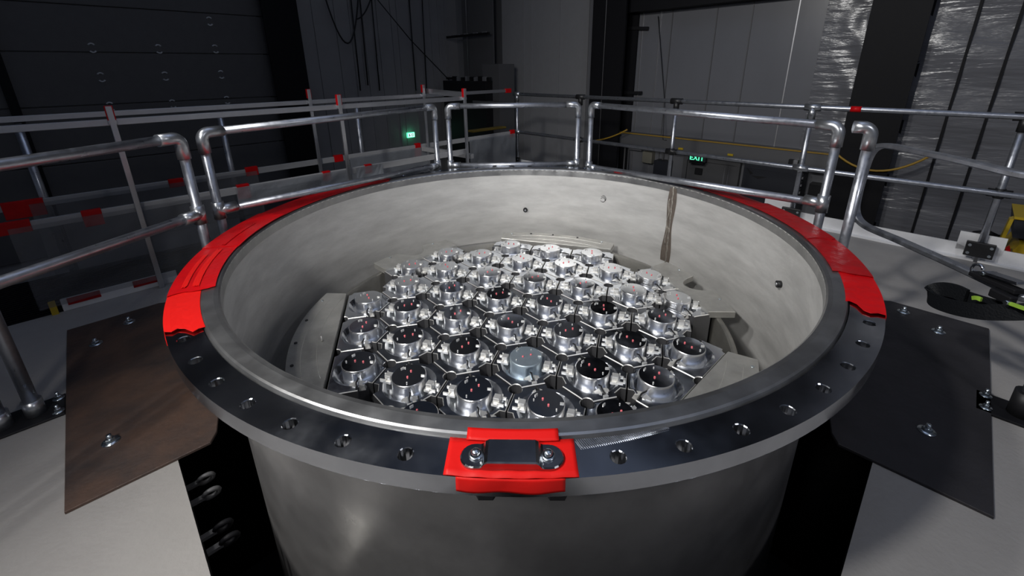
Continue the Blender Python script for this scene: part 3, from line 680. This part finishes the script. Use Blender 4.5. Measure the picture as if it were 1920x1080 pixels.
def glint_tab_mesh(x, y, rot):
    a = R(rot); mb = MB(); mb.box((x, y, ZC + .003), (.016, .005, .006), (V(math.cos(a), math.sin(a), 0), V(-math.sin(a), math.cos(a), 0), V(0, 0, 1)), .001); return mb.mesh('glint_tab', M['mattealu'])
CAPM, CAPF = cap_mesh(M['cap']), cap_mesh(M['frost'])
ME = {'side': [side_bracket_mesh(1), side_bracket_mesh(-1)], 'clamp': [clamp_mesh(1), clamp_mesh(-1)],
      'pair': [pair_block_mesh(-60, 1), pair_block_mesh(-60, -1), pair_block_mesh(120, 1), pair_block_mesh(120, -1)], 'wire': [wire_mesh(-60), wire_mesh(120)], 'edge': [edge_clip_mesh(-60), edge_clip_mesh(0)],
      'pin': [pin_mesh('red_pin', -.012, -.010, .0045, .006, M['redpin']), pin_mesh('red_pin', .020, .014, .0045, .006, M['redpin'])],
      'glint_stud': [pin_mesh('glint_stud', -.034, -.042, .0035, .007, M['mattealu']), pin_mesh('glint_stud', .012, .050, .0030, .006, M['mattealu'])],  # studs and tabs model the small white reflections on the cap tops
      'glint_tab': [glint_tab_mesh(.062, .012, 10), glint_tab_mesh(-.048, .030, 60)]}
BODY = {None: body_mesh()}
rowsdef = {5: (1, 3), 4: (-1, 4), 3: (-2, 4), 2: (-2, 3), 1: (-3, 3), 0: (-3, 2), -1: (-3, 1), -2: (-2, -1)}
A_SIDE = {}
for j in (-1, 0, 1): A_SIDE[(-3, j)] = 194.254
for i in (1, 2, 3): A_SIDE[(i, i - 2)] = 314.254; A_SIDE[(i, 5)] = 74.254
B_SIDE = {(4, 3): 14.254, (4, 4): 14.254, (-2, 3): 134.254, (-1, 4): 134.254, (-2, -2): 254.254, (-1, -2): 254.254}
ordn = ['first', 'second', 'third', 'fourth', 'fifth', 'sixth', 'seventh', 'eighth']
rowname = {-2: 'nearest row half hidden by the flange', -1: 'second row from the front', 0: 'third row from the front', 1: 'fourth row from the front', 2: 'fifth row from the front', 3: 'sixth row from the front', 4: 'second row from the back', 5: 'backmost row'}
def put(name, me, parent, loc, rz):
    o = bpy.data.objects.new(name, me); COL.objects.link(o); o.parent = parent; o.location = loc; o.rotation_euler = (0, 0, rz); return o
for j, (i0, i1) in rowsdef.items():
    for i in range(i0, i1 + 1):
        p = lat(i, j); key = (i, j); nrm = A_SIDE.get(key, B_SIDE.get(key)); isA = key in A_SIDE
        kind = 'frosted blue-grey' if key == (0, 0) else ('flat-sided' if isA else 'polished hexagonal')
        t = thing('core_block', f'{kind} core block, {ordn[i - i0]} from left in the {rowname[j]}', 'metal block', p, 'core blocks with round caps inside the vessel', rz=LA)
        off = V(0, 0, 0); bk = None
        if nrm is not None:
            ln = nrm - math.degrees(LA); inset = .042 if isA else .070
            off = V(-math.cos(R(ln)) * inset, -math.sin(R(ln)) * inset, 0)
            d_ = (.965 if isA else 1.04) - (p.x * math.cos(R(nrm)) + p.y * math.sin(R(nrm))); bk = (round(ln), isA)
            if bk not in BODY: BODY[bk] = body_mesh(ln, d_, off.x, off.y)
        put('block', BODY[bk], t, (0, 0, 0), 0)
        turn = 0
        if isA: turn = {194.254: 0, 314.254: R(120), 74.254: R(240)}[nrm]
        put('cap', CAPF if key == (0, 0) else CAPM, t, off, turn)
        if not isA:
            for k in range(2):
                b = put('side_bracket', ME['side'][k], t, off, 0); put('clamp_block', ME['clamp'][k], b, (0, 0, 0), 0)
        for k in range(4): put('split_block', ME['pair'][k], t, off, turn)
        for k in range(2): put('sensor_wire', ME['wire'][k], t, off, turn); put('edge_clip', ME['edge'][k], t, (0, 0, 0), turn) if not isA else None
        rr = R(random.choice((0, 25, -30, 60, 100)))
        for k in range(2): put('red_pin', ME['pin'][k], t, off, rr); put('glint_stud', ME['glint_stud'][k], t, off, rr); put('glint_tab', ME['glint_tab'][k], t, off, 0)

# plates around the core
PZ = -.5
def seg_plate(label, nrm, half, d, notch):
    t = thing('segment_plate', label, 'plate', (0, 0, 0), 'segment plates around the core')
    n0 = R(nrm); nn = V(math.cos(n0), math.sin(n0), 0); tt = V(-nn.y, nn.x, 0); Rp = 1.192
    pts = []
    arc = [nrm - half + 2 * half * k / 40 for k in range(41)]
    for a in arc:
        p = V(Rp * math.cos(R(a)), Rp * math.sin(R(a)), 0)
        if notch and abs((a - nrm)) < 4.6:
            th = (a - nrm) / 4.6; rr = Rp - .135 * math.sqrt(max(0, 1 - th * th * .98)); p = V(rr * math.cos(R(a)), rr * math.sin(R(a)), 0)
        pts.append((p.x, p.y))
    hw = .43 if not notch else .30
    pts += [((nn * d + tt * hw).x, (nn * d + tt * hw).y), ((nn * d - tt * hw).x, (nn * d - tt * hw).y)]
    MB().prism(pts, PZ - .038, PZ, .003).build('plate', M['plate'], t)
    if not notch:
        for r_ in (1.06, 1.13):
            aa = [nrm - half * .85 + 1.7 * half * k / 24 for k in range(25)]
            MB().tube([V(r_ * math.cos(R(a)), r_ * math.sin(R(a)), PZ) for a in aa if r_ * math.cos(R(a - nrm)) > d + .01], .0014, 5).build('scribed_arc', M['scribe'], t)
    for a in ((-half * .8, -half * .35, half * .1, half * .5, half * .85) if not notch else (-half * .6, half * .6)):
        p = V(1.165 * math.cos(R(nrm + a)), 1.165 * math.sin(R(nrm + a)), PZ)
        MB().tube([p, p + V(0, 0, .004)], .008, 12).build('screw', M['rack' if abs(a) < half * .6 else 'zinc'], t)
    return t
seg_plate('steel segment plate with scribed arcs on the left side of the core', 194.254, 23.0, .978, False)
seg_plate('pale steel segment plate behind the backmost row of core blocks', 74.254, 22.0, .990, False)
seg_plate('steel segment plate with scribed arcs at the lower right of the core', 314.254, 23.0, .975, False)
seg_plate('notched steel segment plate at the right back of the core', 14.254, 16.5, 1.0, True)
seg_plate('notched steel segment plate at the left back of the core', 134.254, 15.0, 1.0, True)
p = at_z(604, 640, PZ); tag(MB().tube([p, p + V(-.003, .004, .028)], [.006, .002], 8).build('pointed_pin', M['mattealu']), 'small pale pointed pin standing on the left segment plate', 'pin')
t = thing('core_barrel', 'round steel barrel rim around the core, below the segment plates', 'barrel', (0, 0, 0))
MB().lathe([(1.09, -1.24), (1.09, -.545), (1.095, -.54), (1.115, -.54), (1.12, -.545), (1.12, -1.24)], 120).build('barrel_wall', M['barrel'], t)
for dg in (14, 134):
    MB().prism([((1.0 * math.cos(R(dg)) + x * math.cos(R(dg)) - y * math.sin(R(dg))), (1.0 * math.sin(R(dg)) + x * math.sin(R(dg)) + y * math.cos(R(dg)))) for x, y in ((0, -.25), (.05, -.25), (.05, .25), (0, .25))], -1.2, PZ - .04).build('support_block', M['barrel'], t)

# ================================================================== GUARD RAILS
PR = .0215
def pipe(mb, a, b, r=PR): return mb.tube([a, b], r, 16)
def elbow(parent, c, d1, d2, r=.0275, l2=.10):        # c: corner point; runs from c+d1*.. to c+d2*..
    d1, d2 = Vector(d1).normalized(), Vector(d2).normalized(); rb = .035
    pts = [c + d1 * .10, c + d1 * rb] + [c + d1 * rb * (1 - math.sin(t_)) + d2 * rb * (1 - math.cos(t_)) for t_ in [PI / 2 * k / 8 for k in range(1, 8)]] + [c + d2 * rb, c + d2 * l2]
    mb = MB(); mb.tube(pts, r, 16); return mb.build('elbow_fitting', M['galvfit'], parent)
def tee(parent, c, d, dside, r=.029):
    mb = MB(); mb.tube([c - Vector(d) * .045, c + Vector(d) * .045], r, 16); mb.tube([c, c + Vector(dside) * .085], r, 16); return mb.build('tee_fitting', M['galvfit'], parent)
def panel(label, A, B, zlow, zt=.5, zb=DZ):
    A, B = V(*A, 0), V(*B, 0); t = thing('guard_rail_panel', label, 'railing', (A.x, A.y, zb), 'inner guard rail panels'); off = Vector(t.location); u = (B - A).normalized(); Z = V(0, 0, 1)
    def P(q, z): return V(q.x, q.y, z) - off
    for q in (A, B): pipe(MB(), P(q, zb), P(q, zt - .06)).build('post', M['galv'], t)
    pipe(MB(), P(A + u * .06, zt), P(B - u * .06, zt)).build('top_rail', M['galv'], t)
    pipe(MB(), P(A, zlow[0]), P(B, zlow[1])).build('lower_rail', M['galv'], t)
    elbow(t, P(A, zt), -Z, u); elbow(t, P(B, zt), -Z, -u)
    tee(t, P(A, zlow[0]), Z, u); tee(t, P(B, zlow[1]), Z, -u)
    for q in (A, B): MB().box(P(q, zb + .006), (.10, .10, .012), None, .003).build('base_flange', M['rack'], t)
    return t
def onr(deg, r=1.57): return (r * math.cos(R(deg)), r * math.sin(R(deg)))
panel('near left railing panel beside the rusty plate, running out of frame', (-1.90, -1.47), onr(-173.8, 1.575), (.12, .125))
panel('left back railing panel standing over the red tape', onr(-179.2), onr(115.7), (.10, .022))
panel('middle railing panel behind the far rim of the vessel', onr(111.6), onr(71.8), (.01, .012))
panel('right back railing panel ending at the tall right post', onr(67.9), onr(.3), (-.008, .105))
t = thing('rail_post', 'lone pipe post with short elbow stub right of the railing gap', 'post', (1.59, -.165, DZ)); o_ = V(1.59, -.165, DZ)
pipe(MB(), V(0, 0, 0), V(0, 0, 1.06)).build('post', M['galv'], t)
elbow(t, V(0, 0, 1.115), V(0, 0, -1), V(-1, .5, 0), .0275, .07)
MB().box((0, 0, .006), (.1, .1, .012), None, .003).build('base_flange', M['rack'], t)

# outer rail, right and back
Z0, Z1 = .445, -.08
RC = 4.15
def orp(px, py, c=RC): return at_plane(px, py, 1, 1, c)
rA = V(-.02, RC + .02, 0); rB = V(5.2, RC - 5.2, 0)
t = thing('outer_guard_rail', 'long galvanised pipe rail along the back right edge of the platform', 'railing', (rA.x, rA.y, DZ)); off = Vector(t.location)
def P(q, z): return V(q.x, q.y, z) - off
pipe(MB(), P(rA, Z0), P(rB, Z0)).build('top_rail', M['galv'], t)
pipe(MB(), P(rA, Z1), P(rB, Z1)).build('middle_rail', M['galv'], t)
ud = V(H2, -H2, 0)
for k, px in enumerate((970, 1088, 1268, 1525, 1935)):
    q = orp(px, 200); q.z = 0
    if k == 0: q = rA.copy()
    if k == 4: q = V(3.36, .81, 0)
    pipe(MB(), P(q, DZ), P(q, Z0)).build('post', M['galv'], t)
    m = M['blackclamp'] if k in (1, 2, 4) else M['galvfit']
    mb = MB(); mb.tube([P(q - ud * .06, Z0), P(q + ud * .06, Z0)], .030, 14); mb.tube([P(q, Z0), P(q, Z0 - .10)], .029, 14); mb.build('tee_clamp', m, t)
    mb = MB(); mb.tube([P(q - ud * .06, Z1), P(q + ud * .06, Z1)], .029, 14); mb.tube([P(q, Z1 + .035), P(q, Z1 - .035)], .028, 14); mb.build('cross_clamp', m, t)
    bs = MB().box(P(q, DZ + .10) - V(H2, H2, 0) * .03, (.15, .03, .11), (ud, V(H2, H2, 0), V(0, 0, 1)), .004).build('base_clamp', M['blackclamp'], t)
    for sx in (-1, 1):
        for z_ in (.07, .13): MB().tube([P(q + ud * .055 * sx, DZ + z_) - V(H2, H2, 0) * .046, P(q + ud * .055 * sx, DZ + z_) - V(H2, H2, 0) * .054], .010, 10).build('bolt', M['zinc'], bs)
q = orp(1605, 206); MB().tube([P(q - ud * .035, Z0), P(q + ud * .035, Z0)], .0235, 14).build('red_tape_wrap', M['red'], t)
t = thing('toe_board', 'white toe board along the back right edge of the platform floor', 'board', (2.1, 2.1, DZ)); o_ = V(2.1, 2.1, DZ)
a, b = V(.0, 4.22, 0), V(4.6, -.38, 0)
MB().bar(a + V(0, 0, DZ + .055) - o_, b + V(0, 0, DZ + .055) - o_, .012, .11).build('board', M['kick'], t)
MB().bar(a + V(-.02, -.02, DZ + .006) - o_, b + V(-.02, -.02, DZ + .006) - o_, .05, .012).build('foot', M['kick'], t)
for q in (V(3.36, .81, 0), V(2.42, 1.75, 0)):
    MB().box(V(q.x + .025, q.y + .025, DZ + .13) - o_, (.24, .012, .14), (ud, V(H2, H2, 0), V(0, 0, 1))).build('upright_tab', M['kick'], t)

# left fences of aluminium tube
def lp(s, c): return V((s - c) / 2 if False else -c / 2 + s * H2, c / 2 + s * H2, 0)      # point on line y-x=c
def lpx(px, py, c): q = at_plane(px, py, -1, 1, c); return (q.x + q.y) * H2, q.z
def fence(label, c, s0, s1, zt, zl, uprights, pipes, wraps, cut):
    base = lp((s0 + s1) / 2, c); t = thing('tube_fence', label, 'railing', (base.x, base.y, DZ)); off = Vector(t.location)
    def P(s, z, d=0): return lp(s, c) + V(H2, -H2, 0) * d + V(0, 0, z) - off
    MB().bar(P(s0, zt), P(s1, zt), .03, .040, ch=.003).build('top_beam', M['alutube'], t)
    MB().bar(P(s0, zl), P(s1, zl), .02, .055, ch=.003).build('lower_beam', M['whiteflat'], t)
    for s, ztop in uprights:
        MB().bar(P(s, DZ, .035), P(s, ztop, .035), .030, .022, V(H2, -H2, 0), ch=.003).build('upright', M['alutube'], t)
        MB().box(P(s, ztop - .040, .027), (.030, .040, .085), (V(H2, -H2, 0), V(H2, H2, 0), V(0, 0, 1)), .003).build('red_end_tape', M['red'], t)
        MB().box(P(s, zt, .02), (.05, .042, .028), (V(H2, -H2, 0), V(H2, H2, 0), V(0, 0, 1)), .004).build('clamp', M['alutube'], t)
    for s in pipes: pipe(MB(), P(s, DZ, -.03), P(s, zt - .03, -.03), .024).build('pipe_post', M['galv'], t)
    for s, z, w_, h_ in wraps: MB().box(P(s, z, .004), (w_, .035, h_), (V(H2, H2, 0), V(H2, -H2, 0), V(0, 0, 1)), .003).build('red_tape_wrap', M['red'], t)
    return t, P
cf = 2.93
ft, FP = fence('near left fence of square aluminium tube with red-tipped flat uprights', cf, -3.4, lpx(868, 186, cf)[0], .505, -.035,
    [(lpx(217, 250, cf)[0], .60), (lpx(638, 230, cf)[0], .60), (lpx(868, 200, cf)[0], .60)], [],
    [(lpx(457, 360, cf)[0], -.05, .08, .11), (lpx(612, 331, cf)[0], -.04, .06, .08), (lpx(690, 317, cf)[0], -.04, .06, .08), (lpx(176, 412, cf)[0], -.05, .09, .10), (lpx(20, 428, cf)[0], -.03, .16, .07)], 0)
cb_ = 4.1
bt, BP = fence('far left fence of square aluminium tube behind the near one', cb_, -5.2, lpx(955, 180, cb_)[0], .502, -.075,
    [(lpx(585, 230, cb_)[0], .62), (lpx(793, 200, cb_)[0], .62)], [lpx(48, 280, cb_)[0], lpx(425, 270, cb_)[0], lpx(675, 240, cb_)[0]],
    [(lpx(45, 388, cb_)[0], -.10, .20, .12), (lpx(330, 342, cb_)[0], -.075, .10, .07), (lpx(472, 323, cb_)[0], -.07, .10, .08), (lpx(634, 297, cb_)[0], -.07, .09, .07), (lpx(783, 280, cb_)[0], -.12, .07, .18), (lpx(955, 180, cb_)[0] - .03, .502, .10, .055), (lpx(960, 268, cb_)[0], -.08, .08, .10)], 0)
a = lp(lpx(800, 180, cb_)[0], cb_) + V(0, 0, .55); b = lp(lpx(868, 180, cf)[0], cf) + V(0, 0, .54)
tag(MB().bar(a, b, .03, .055, ch=.003).build('cross_tube', M['alutube']), 'short aluminium cross tube joining the two left fences at their far end', 'tube')
a = lp(lpx(790, 265, cb_)[0], cb_) + V(0, 0, -.10); b = lp(lpx(885, 285, cf)[0], cf) + V(0, 0, -.10)
tag(MB().bar(a, b, .05, .05, ch=.003).build('cross_tube', M['whiteflat']), 'lower pale cross tube bundle at the far end of the fences', 'tube')
# toe board at the near fence with red tape
s0, s1 = lpx(118, 580, cf)[0], lpx(335, 525, cf)[0]
t = thing('toe_board', 'pale toe board with two red tape patches at the foot of the near left fence', 'board', lp((s0 + s1) / 2, cf) + V(0, 0, DZ)); off = Vector(t.location)
MB().bar(lp(s0, cf + .02) + V(0, 0, DZ + .04) - off, lp(s1, cf + .02) + V(0, 0, DZ + .04) - off, .014, .08, ch=.002).build('board', M['kick'], t)
for px in (158, 292): MB().bar(lp(lpx(px - 34, 560, cf)[0], cf + .0) + V(0, 0, DZ + .058) - off, lp(lpx(px + 34 if px < 200 else px + 14, 560, cf)[0], cf + .0) + V(0, 0, DZ + .058) - off, .005, .045).build('red_tape_patch', M['reddark'], t)
MB().bar(lp(s0 - .05, cf) + V(0, 0, DZ + .04) - off, lp(s0 - .02, cf) + V(0, 0, DZ + .04) - off, .02, .09).build('yellow_end', M['yellow'], t)
# plastic sheets
def sheet(name, label, c, s0, s1, z0, z1, m, d=.03, amp=.02, fr_=14):
    mb = MB(); mb.grid(lambda u, v: lp(s0 + (s1 - s0) * u, c) + V(H2, -H2, 0) * (d + amp * .5 * math.sin(u * fr_ * .6 + v * 2) * v + amp * .15 * math.sin(u * 23 + v * 9 + 3 * math.sin(u * 7))) + V(0, 0, z1 + (z0 - z1) * v), 50, 16)
    return tag(mb.build(name, m), label, 'plastic sheet')
sheet('plastic_sheet', 'clear plastic sheet hung on the near left fence, left part', cf, lpx(15, 430, cf)[0], lpx(400, 365, cf)[0], DZ + .06, -.03, M['sheet'])
sheet('plastic_sheet', 'clear plastic sheet hung on the far left fence behind the near one', cb_, lpx(55, 385, cb_)[0], lpx(480, 320, cb_)[0], DZ - .05, -.07, M['sheet'])
sheet('plastic_sheet', 'milky plastic strip draped over the near fence beside the left posts', cf, lpx(440, 355, cf)[0], lpx(655, 325, cf)[0], -.17, -.01, M['sheetmilky'], .03, .012, 9)
sheet('plastic_sheet', 'milky plastic strip draped over the near fence left of the middle panel', cf, lpx(665, 320, cf)[0], lpx(715, 316, cf)[0], -.13, -.01, M['sheetmilky'], .03, .01, 9)
sheet('plastic_sheet', 'grey plastic sheet hung on the far fence left of the middle panel', cb_, lpx(655, 310, cb_)[0], lpx(800, 275, cb_)[0], DZ, -.08, M['sheetmilky'], .03, .015, 9)
sheet('plastic_sheet', 'grey plastic sheet with a red-taped corner seen inside the middle panel', cb_, lpx(878, 283, cb_)[0], lpx(964, 270, cb_)[0], DZ, -.08, M['sheetmilky'], .03, .012, 7)
a = lp(lpx(883, 268, cb_ + .6)[0], cb_ + .6); b = lp(lpx(945, 262, cb_ + .6)[0], cb_ + .6)
tag(MB().bar(a + V(0, 0, -.05), b + V(0, 0, -.05), .12, .03, ch=.008).build('yellow_bar', M['dullyellow']), 'dull yellow bar behind the grey sheet in the far corner', 'bar')

# twin posts at the left edge
t = thing('gate_post_pair', 'two close upright steel pipes on a base plate at the left edge', 'post', (-2.10, -.73, DZ))
for dx, dy in ((-.03, -.045), (.03, .03)):
    pipe(MB(), V(dx, dy, .01), V(dx, dy, 1.07), .024).build('pipe', M['galv'], t)
    MB().tube([V(dx, dy, .008), V(dx, dy, .08)], .033, 16).build('socket', M['galvfit'], t)
MB().box((0, 0, .005), (.17, .26, .01), (V(H2, -H2, 0), V(H2, H2, 0), V(0, 0, 1)), .003).build('base_plate', M['rack'], t)
for sx, sy in ((1, 1), (1, -1), (-1, 1), (-1, -1)): bolt(t, sx * .055 * H2 + sy * .11 * H2, -sx * .055 * H2 + sy * .11 * H2, .01, .012)
# base at right edge
t = thing('gate_post', 'black footed post base at the lower right edge of the photo', 'post', (2.06, -.70, DZ))
MB().box((0, 0, .006), (.16, .26, .012), (V(H2, H2, 0), V(H2, -H2, 0), V(0, 0, 1)), .003).build('base_plate', M['steelcol'], t)
MB().tube([V(0, 0, .01), V(0, 0, .12)], .042, 16).build('socket', M['rack'], t)
pipe(MB(), V(0, 0, .05), V(0, 0, 1.05), .024).build('post', M['galv'], t)
for sx, sy in ((1, 1), (1, -1), (-1, 1), (-1, -1)): bolt(t, sx * .05 * H2 + sy * .10 * H2, sx * .05 * H2 - sy * .10 * H2, .012, .012)

# swing gate loop
t = thing('swing_gate', 'rounded loop swing gate of flat grey tube at the right', 'gate', (1.95, .2, -.1)); off = Vector(t.location)
pl = lambda px, py, x: CAM + ray(px, py) * (x / ray(px, py).x)
def gpt(px, py): # gate hangs in the upright plane x = 1.93
    return pl(px, py, 1.93)
path = [(1925, 331), (1860, 315), (1790, 298), (1720, 284), (1680, 275), (1655, 272), (1640, 278), (1630, 292), (1622, 315), (1612, 350), (1605, 380), (1604, 396), (1609, 411), (1620, 422), (1640, 432), (1680, 448), (1720, 466), (1770, 488), (1820, 511), (1870, 535), (1925, 563)]
P3 = [gpt(*q) for q in path]
P3 = [V(2.03, -.70, P3[0].z)] + P3 + [V(2.03, -.70, P3[-1].z)]
# smooth
def smooth(pts, it=2):
    for _ in range(it):
        o = [pts[0]]
        for a, b in zip(pts[:-1], pts[1:]): o += [a.lerp(b, .25), a.lerp(b, .75)]
        pts = o + [pts[-1]]
    return pts
Ps = smooth(P3); mb = MB(); vs = []; hw, ht = .021, .013
for i, p in enumerate(Ps):
    tg = (Ps[min(i + 1, len(Ps) - 1)] - Ps[max(i - 1, 0)]).normalized(); nx = V(1, 0, 0); ny = tg.cross(nx).normalized()
    for a_, b_ in ((-hw, -ht * .6), (-hw * .8, -ht), (hw * .8, -ht), (hw, -ht * .6), (hw, ht * .6), (hw * .8, ht), (-hw * .8, ht), (-hw, ht * .6)): vs.append(p + nx * a_ + ny * b_ - off)
N_ = len(Ps); mb.add(vs, [(i * 8 + k, i * 8 + (k + 1) % 8, (i + 1) * 8 + (k + 1) % 8, (i + 1) * 8 + k) for i in range(N_ - 1) for k in range(8)] + [tuple(range(8)), tuple((N_ - 1) * 8 + k for k in range(8))])
mb.build('gate_loop', M['galv'], t)
# latch on the lower bar
lt = thing('gate_latch', 'bright over-centre latch lying on the lower gate bar at right edge', 'latch', gpt(1875, 528)); off = Vector(lt.location)
a, b = gpt(1838, 515) + V(-.03, 0, .02) - off, gpt(1925, 556) + V(-.03, 0, .03) - off
MB().bar(a + V(0, 0, -.012), b + V(0, 0, -.012), .045, .02, ch=.004).build('latch_base', M['steelcol'], lt)
MB().bar(a.lerp(b, .25) + V(0, 0, .012), b + V(0, 0, .022), .05, .012, ch=.003).build('latch_lever', M['chrome'], lt)
MB().tube(arc_pts(a.lerp(b, .1) + V(-.01, 0, .012), (b - a).normalized(), V(0, 0, 1), .022, 20, 230, 10), .006, 8).build('latch_hook', M['chrome'], lt)
MB().tube([a.lerp(b, .3) + V(-.03, 0, .01), a.lerp(b, .3) + V(.03, 0, .01)], .008, 10).build('pivot', M['zinc'], lt)
# strap
st = thing('ratchet_strap', 'black webbing strap with lime green tail hanging below the gate bar', 'strap', pl(1830, 575, 1.86)); off = Vector(st.location)
def ribbon(pts, wd, th, m, name, side=V(0, .25, 1)):
    pts = smooth([p - off for p in pts], 3); mb = MB(); sd = side.normalized(); vs = []
    for i, p in enumerate(pts):
        tg = (pts[min(i + 1, len(pts) - 1)] - pts[max(i - 1, 0)]).normalized(); n_ = tg.cross(sd).normalized(); s2 = n_.cross(tg).normalized()
        w_ = wd[min(len(wd) - 1, int(i / len(pts) * len(wd)))] if isinstance(wd, list) else wd
        for a_, b_ in ((-1, -1), (1, -1), (1, 1), (-1, 1)): vs.append(p + s2 * (w_ / 2 * a_) + n_ * (th / 2 * b_))
    N_ = len(pts); mb.add(vs, [(i * 4 + k, i * 4 + (k + 1) % 4, (i + 1) * 4 + (k + 1) % 4, (i + 1) * 4 + k) for i in range(N_ - 1) for k in range(4)] + [(0, 1, 2, 3), tuple((N_ - 1) * 4 + k for k in range(4))])
    return mb.build(name, m, st)
ribbon([pl(x, y, X) for x, y, X in ((1812, 556, 1.90), (1790, 545, 1.90), (1762, 541, 1.90), (1742, 549, 1.88), (1746, 562, 1.86), (1780, 575, 1.84), (1830, 585, 1.84), (1885, 586, 1.86), (1930, 584, 1.88))], .062, .014, M['strap'], 'webbing')
ribbon([pl(x, y, X) for x, y, X in ((1756, 548, 1.92), (1800, 552, 1.92), (1840, 566, 1.91), (1890, 580, 1.91))], .05, .010, M['strap'], 'inner_webbing')
ribbon([pl(x, y, X) for x, y, X in ((1824, 559, 1.86), (1832, 558, 1.85), (1840, 562, 1.85))], .016, .008, M['green'], 'green_tab')
ribbon([pl(x, y, X) for x, y, X in ((1888, 567, 1.84), (1905, 573, 1.83), (1930, 582, 1.82))], .012, .010, M['green'], 'green_tail')
mb = MB(); c = pl(1880, 556, 1.87) - off; mb.box(c, (.03, .08, .035), None, .006); mb.build('ratchet_buckle', M['steelcol'], st)
mb = MB(); c = pl(1888, 567, 1.83) - off; mb.tube([c - V(.008, 0, 0), c + V(.008, 0, 0)], .008, 10); mb.build('rivet', M['zinc'], st)

# yellow machine behind the toe board at right
t = thing('yellow_lift', 'yellow and black wheeled machine beyond the toe board at right', 'machine', V(4.3, 1.7, GZ)); off = Vector(t.location)
def yp(px, py, c=5.6): return at_plane(px, py, 1, 1, c) - off
def slab(pts, depth, m, name, c=5.6):
    f = [yp(*q, c) for q in pts]; n_ = len(f); b = [p + V(H2, H2, 0) * depth for p in f]
    MB().add(f + b, [tuple(range(n_)), tuple(range(n_, 2 * n_))[::-1]] + [(i, (i + 1) % n_, n_ + (i + 1) % n_, n_ + i) for i in range(n_)]).build(name, m, t)
slab([(1893, 412), (1902, 410), (1884, 448), (1874, 452)], .1, M['yellow'], 'arm')
slab([(1902, 408), (1940, 412), (1940, 452), (1898, 445)], .5, M['cabinet'], 'panel')
slab([(1902, 406), (1940, 411), (1940, 416), (1902, 411)], .52, M['yellow'], 'top_edge', 5.57)
slab([(1890, 478), (1912, 458), (1945, 462), (1945, 500), (1880, 490)], .6, M['yellow'], 'hood', 5.5)
slab([(1886, 470), (1894, 466), (1896, 482), (1884, 482)], .1, M['red'], 'red_lamp', 5.4)
MB().tube([yp(1800, 460, 6), yp(1830, 438, 6), yp(1850, 436, 6), yp(1870, 446, 6)], .03, 8).build('hose', M['rack'], t)
slab([(1850, 470), (1960, 480), (1960, 900), (1850, 880)], .6, M['rack'], 'chassis', 5.8)
# bright purlins overhead (out of frame, added for their reflections in the polished caps)
for k in range(6):
    a = V(-8, -3 + k * 2.4, 6.7); b = V(8, -5 + k * 2.4, 6.7); struct(MB().bar(a, b, .08, .2).build('ceiling_purlin', M['brightwire']))
